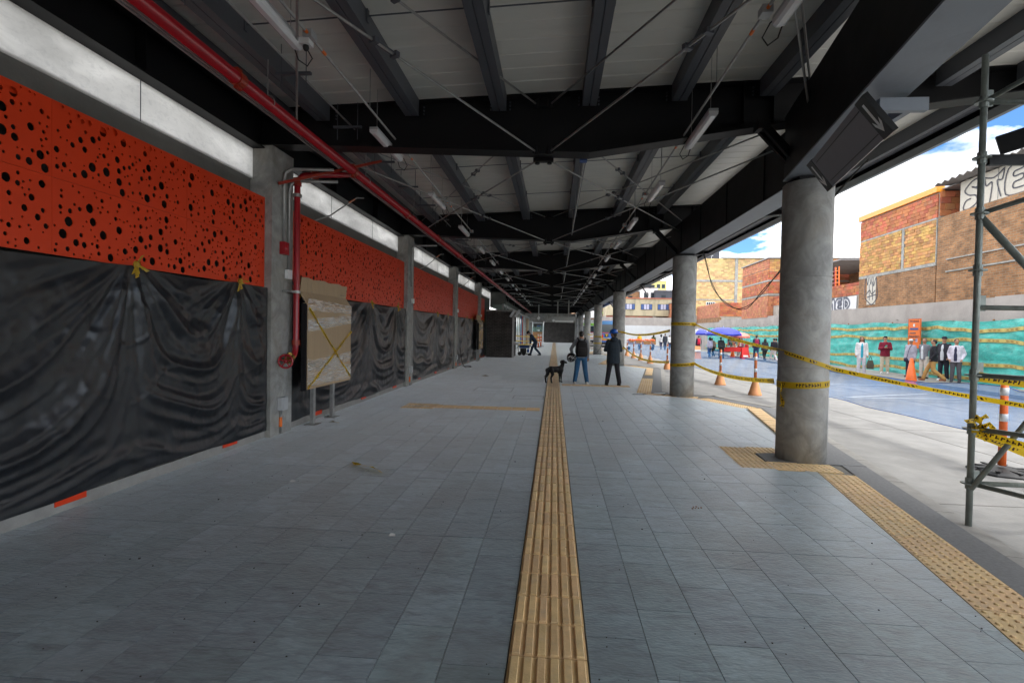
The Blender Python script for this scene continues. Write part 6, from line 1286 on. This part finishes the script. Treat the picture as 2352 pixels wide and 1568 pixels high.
t = thing('handbag', 'dark patterned bag carried by the person in the white coat', 'bag', (13.78, 23.62, .28)); b = MB(); loft(b, [(0, 0, 0, .15, .05), (0, 0, .2, .16, .06), (0, 0, .38, .1, .03)]); b.build('bag', cm((.08, .07, .05)), t); b = MB(); b.tube(smooth([(-.08, 0, .36), (0, 0, .55), (.08, 0, .36)]), .012, 5); b.build('handle', cm((.02, .02, .02)), t)
t = thing('phone', 'turquoise phone held by the person in the maroon jacket', 'phone', (14.72, 24.14, 1.26)); b = MB(); b.box((0, 0, 0), (.08, .012, .15), .4, 0, Matrix.Rotation(.7, 3, 'X')); b.build('case', K['teal'], t)
t = thing('shoulder_bag', 'small black bag at the hip of the person in the white cap', 'bag', (14.52, 22.5, .76)); b = MB(); b.ell((0, 0, 0), (.07, .1, .09), 10, 8); b.build('bag', cm((.02, .02, .05)), t); b = MB(); b.tube(smooth([(0, -.05, .08), (.15, .05, .45), (.28, .1, .62)]), .01, 5); b.build('strap', cm((.02, .02, .05)), t)
st = [('person with red backpack left of the parasols', (12.3, 45, ), 0, 1.6, (.02, .02, .05), (.02, .02, .03), 'short', (.6, .01, .05)),
 ('person with white patterned backpack and jeans walking toward the stall', (11.35, 38.6), .1, 1.52, (.5, .5, .6), (.03, .08, .25), 'long', (.45, .45, .62)),
 ('person stooping in black, white and red jacket before the stall', (12.0, 38.0), -.1, 1.6, (.025, .025, .03), (.01, .01, .012), 'short', None),
 ('person in brown coat beside the stooping one', (12.35, 41), .2, 1.5, (.09, .07, .055), (.03, .03, .03), 'short', None),
 ('person with pink patterned backpack under the coral umbrella', (14.35, 40.9), 0, 1.6, (.05, .05, .09), (.1, .1, .13), 'long', (.5, .2, .3)),
 ('child in red and blue jacket and jeans beside the coral umbrella', (14.6, 40.4), .3, 1.2, (.5, .03, .04), (.15, .28, .5), 'short', None),
 ('person in navy jacket with maroon backpack, right of the stall', (14.6, 38.5), -.2, 1.72, (.03, .04, .08), (.03, .06, .16), 'short', (.25, .01, .05)),
 ('person with long black hair in black jacket and leggings', (13.9, 35.2), .0, 1.52, (.03, .03, .04), (.01, .01, .012), 'long', None),
 ('person in black top with an orange strap and white trousers', (14.55, 35.4), .1, 1.56, (.012, .01, .02), (.6, .55, .58), 'short', None),
 ('person in grey jacket half hidden by the nearest round column', (15.1, 36.4), .1, 1.54, (.2, .2, .22), (.3, .28, .3), 'short', None)]
for i, (lb, (x, y_), rz, h, tp, bt, hr, bp_) in enumerate(st):
    p, _ = person(lb, (x, y_, ROADZ), rz, h, tp, bt, (.4, .4, .4) if i % 2 else (.03, .03, .03), group=GS, vox=.028, hair=hr, legs='walk' if i % 2 else 'walk2', lean=.45 if 'stoop' in lb else 0)
    if bp_: backpack(p, 'backpack in '+['bright red', 'pale lilac pattern', '', '', 'pink pattern', '', 'maroon'][i]+' on a person near the stalls', bp_, bp_)
fa = [('street seller in yellow vest and pink cap behind the oranges', (8.9, 54.6), 3.1, 1.65, (.75, .42, .03), (.1, .1, .12), 'short', ('cap', (.7, .2, .2))), ('person with long dark hair in olive jacket beyond the net', (10.6, 56), 0, 1.6, (.07, .08, .03), (.05, .05, .06), 'long', None), ('person in white top with dark ponytail beyond the net', (11.5, 56.5), .1, 1.65, (.6, .6, .62), (.05, .05, .1), 'long', None), ('person in dark shirt with grey shoulder bag beyond the net', (11.6, 55), 0, 1.72, (.03, .035, .05), (.03, .05, .1), 'short', None), ('person in white shirt nearest the second column beyond the net', (12.5, 57), 0, 1.55, (.7, .7, .7), (.05, .05, .08), 'bun', None)]
for lb, (x, y_), rz, h, tp, bt, hr, cp in fa: person(lb, (x, y_, ROADZ), rz, h, tp, bt, group=GF, vox=.032, hair=hr, legs='walk', cap=cp)
# ------------------------------------------------------------------ dog
t = thing('dog', 'black short-haired dog standing on the tactile strip', 'dog', (.1, 16.85, 0), .72); t.scale = (.88, .88, .88)
b = MB(); X = Vector
def seg(P_, R_): limb(b, P_, R_, 12)
b.ell((-.27, 0, .5), (.16, .095, .12), 16, 10); b.ell((-.05, 0, .49), (.2, .1, .115), 16, 10); b.ell((.16, 0, .475), (.17, .11, .155), 16, 10)
seg([(-.3, 0, .53), (0, 0, .525), (.2, 0, .54)], [.085, .085, .09])
seg([(.22, 0, .54), (.29, .0, .65), (.31, -.0, .73)], [.095, .075, .07])
b.ell((.32, -.01, .77), (.085, .07, .075), 14, 10); seg([(.36, -.02, .765), (.43, -.035, .74), (.455, -.04, .735)], [.05, .038, .032])
for s in (-1, 1): limb(b, [(.29, s*.055, .815), (.275, s*.085, .77), (.28, s*.09, .71)], [.022, .03, .02], 8)
for s, dx in ((-1, .0), (1, .04)):
    seg([(.19+dx, s*.065, .45), (.165+dx, s*.07, .3), (.175+dx, s*.07, .2), (.17+dx, s*.07, .06)], [.07, .042, .032, .026]); b.ell((.195+dx, s*.07, .024), (.052, .036, .025), 10, 6)
for s, dx in ((-1, .0), (1, -.14)):
    seg([(-.3+dx*.6, s*.06, .47), (-.245+dx*.8, s*.075, .33), (-.33+dx, s*.075, .2), (-.315+dx, s*.075, .06)], [.09, .058, .033, .027]); b.ell((-.29+dx, s*.075, .024), (.05, .035, .025), 10, 6)
limb(b, [(-.41, 0, .55), (-.47, 0, .42), (-.52, 0, .3), (-.6, 0, .235)], [.033, .028, .02, .011], 8)
remeshed(b, 'body', K['fur'], t, .011)
b = MB(); [b.ell((.385, sg*.04-.02, .785), (.008, .008, .008), 6, 4) for sg in (-1, 1)]; b.build('eyes', EYE, t)
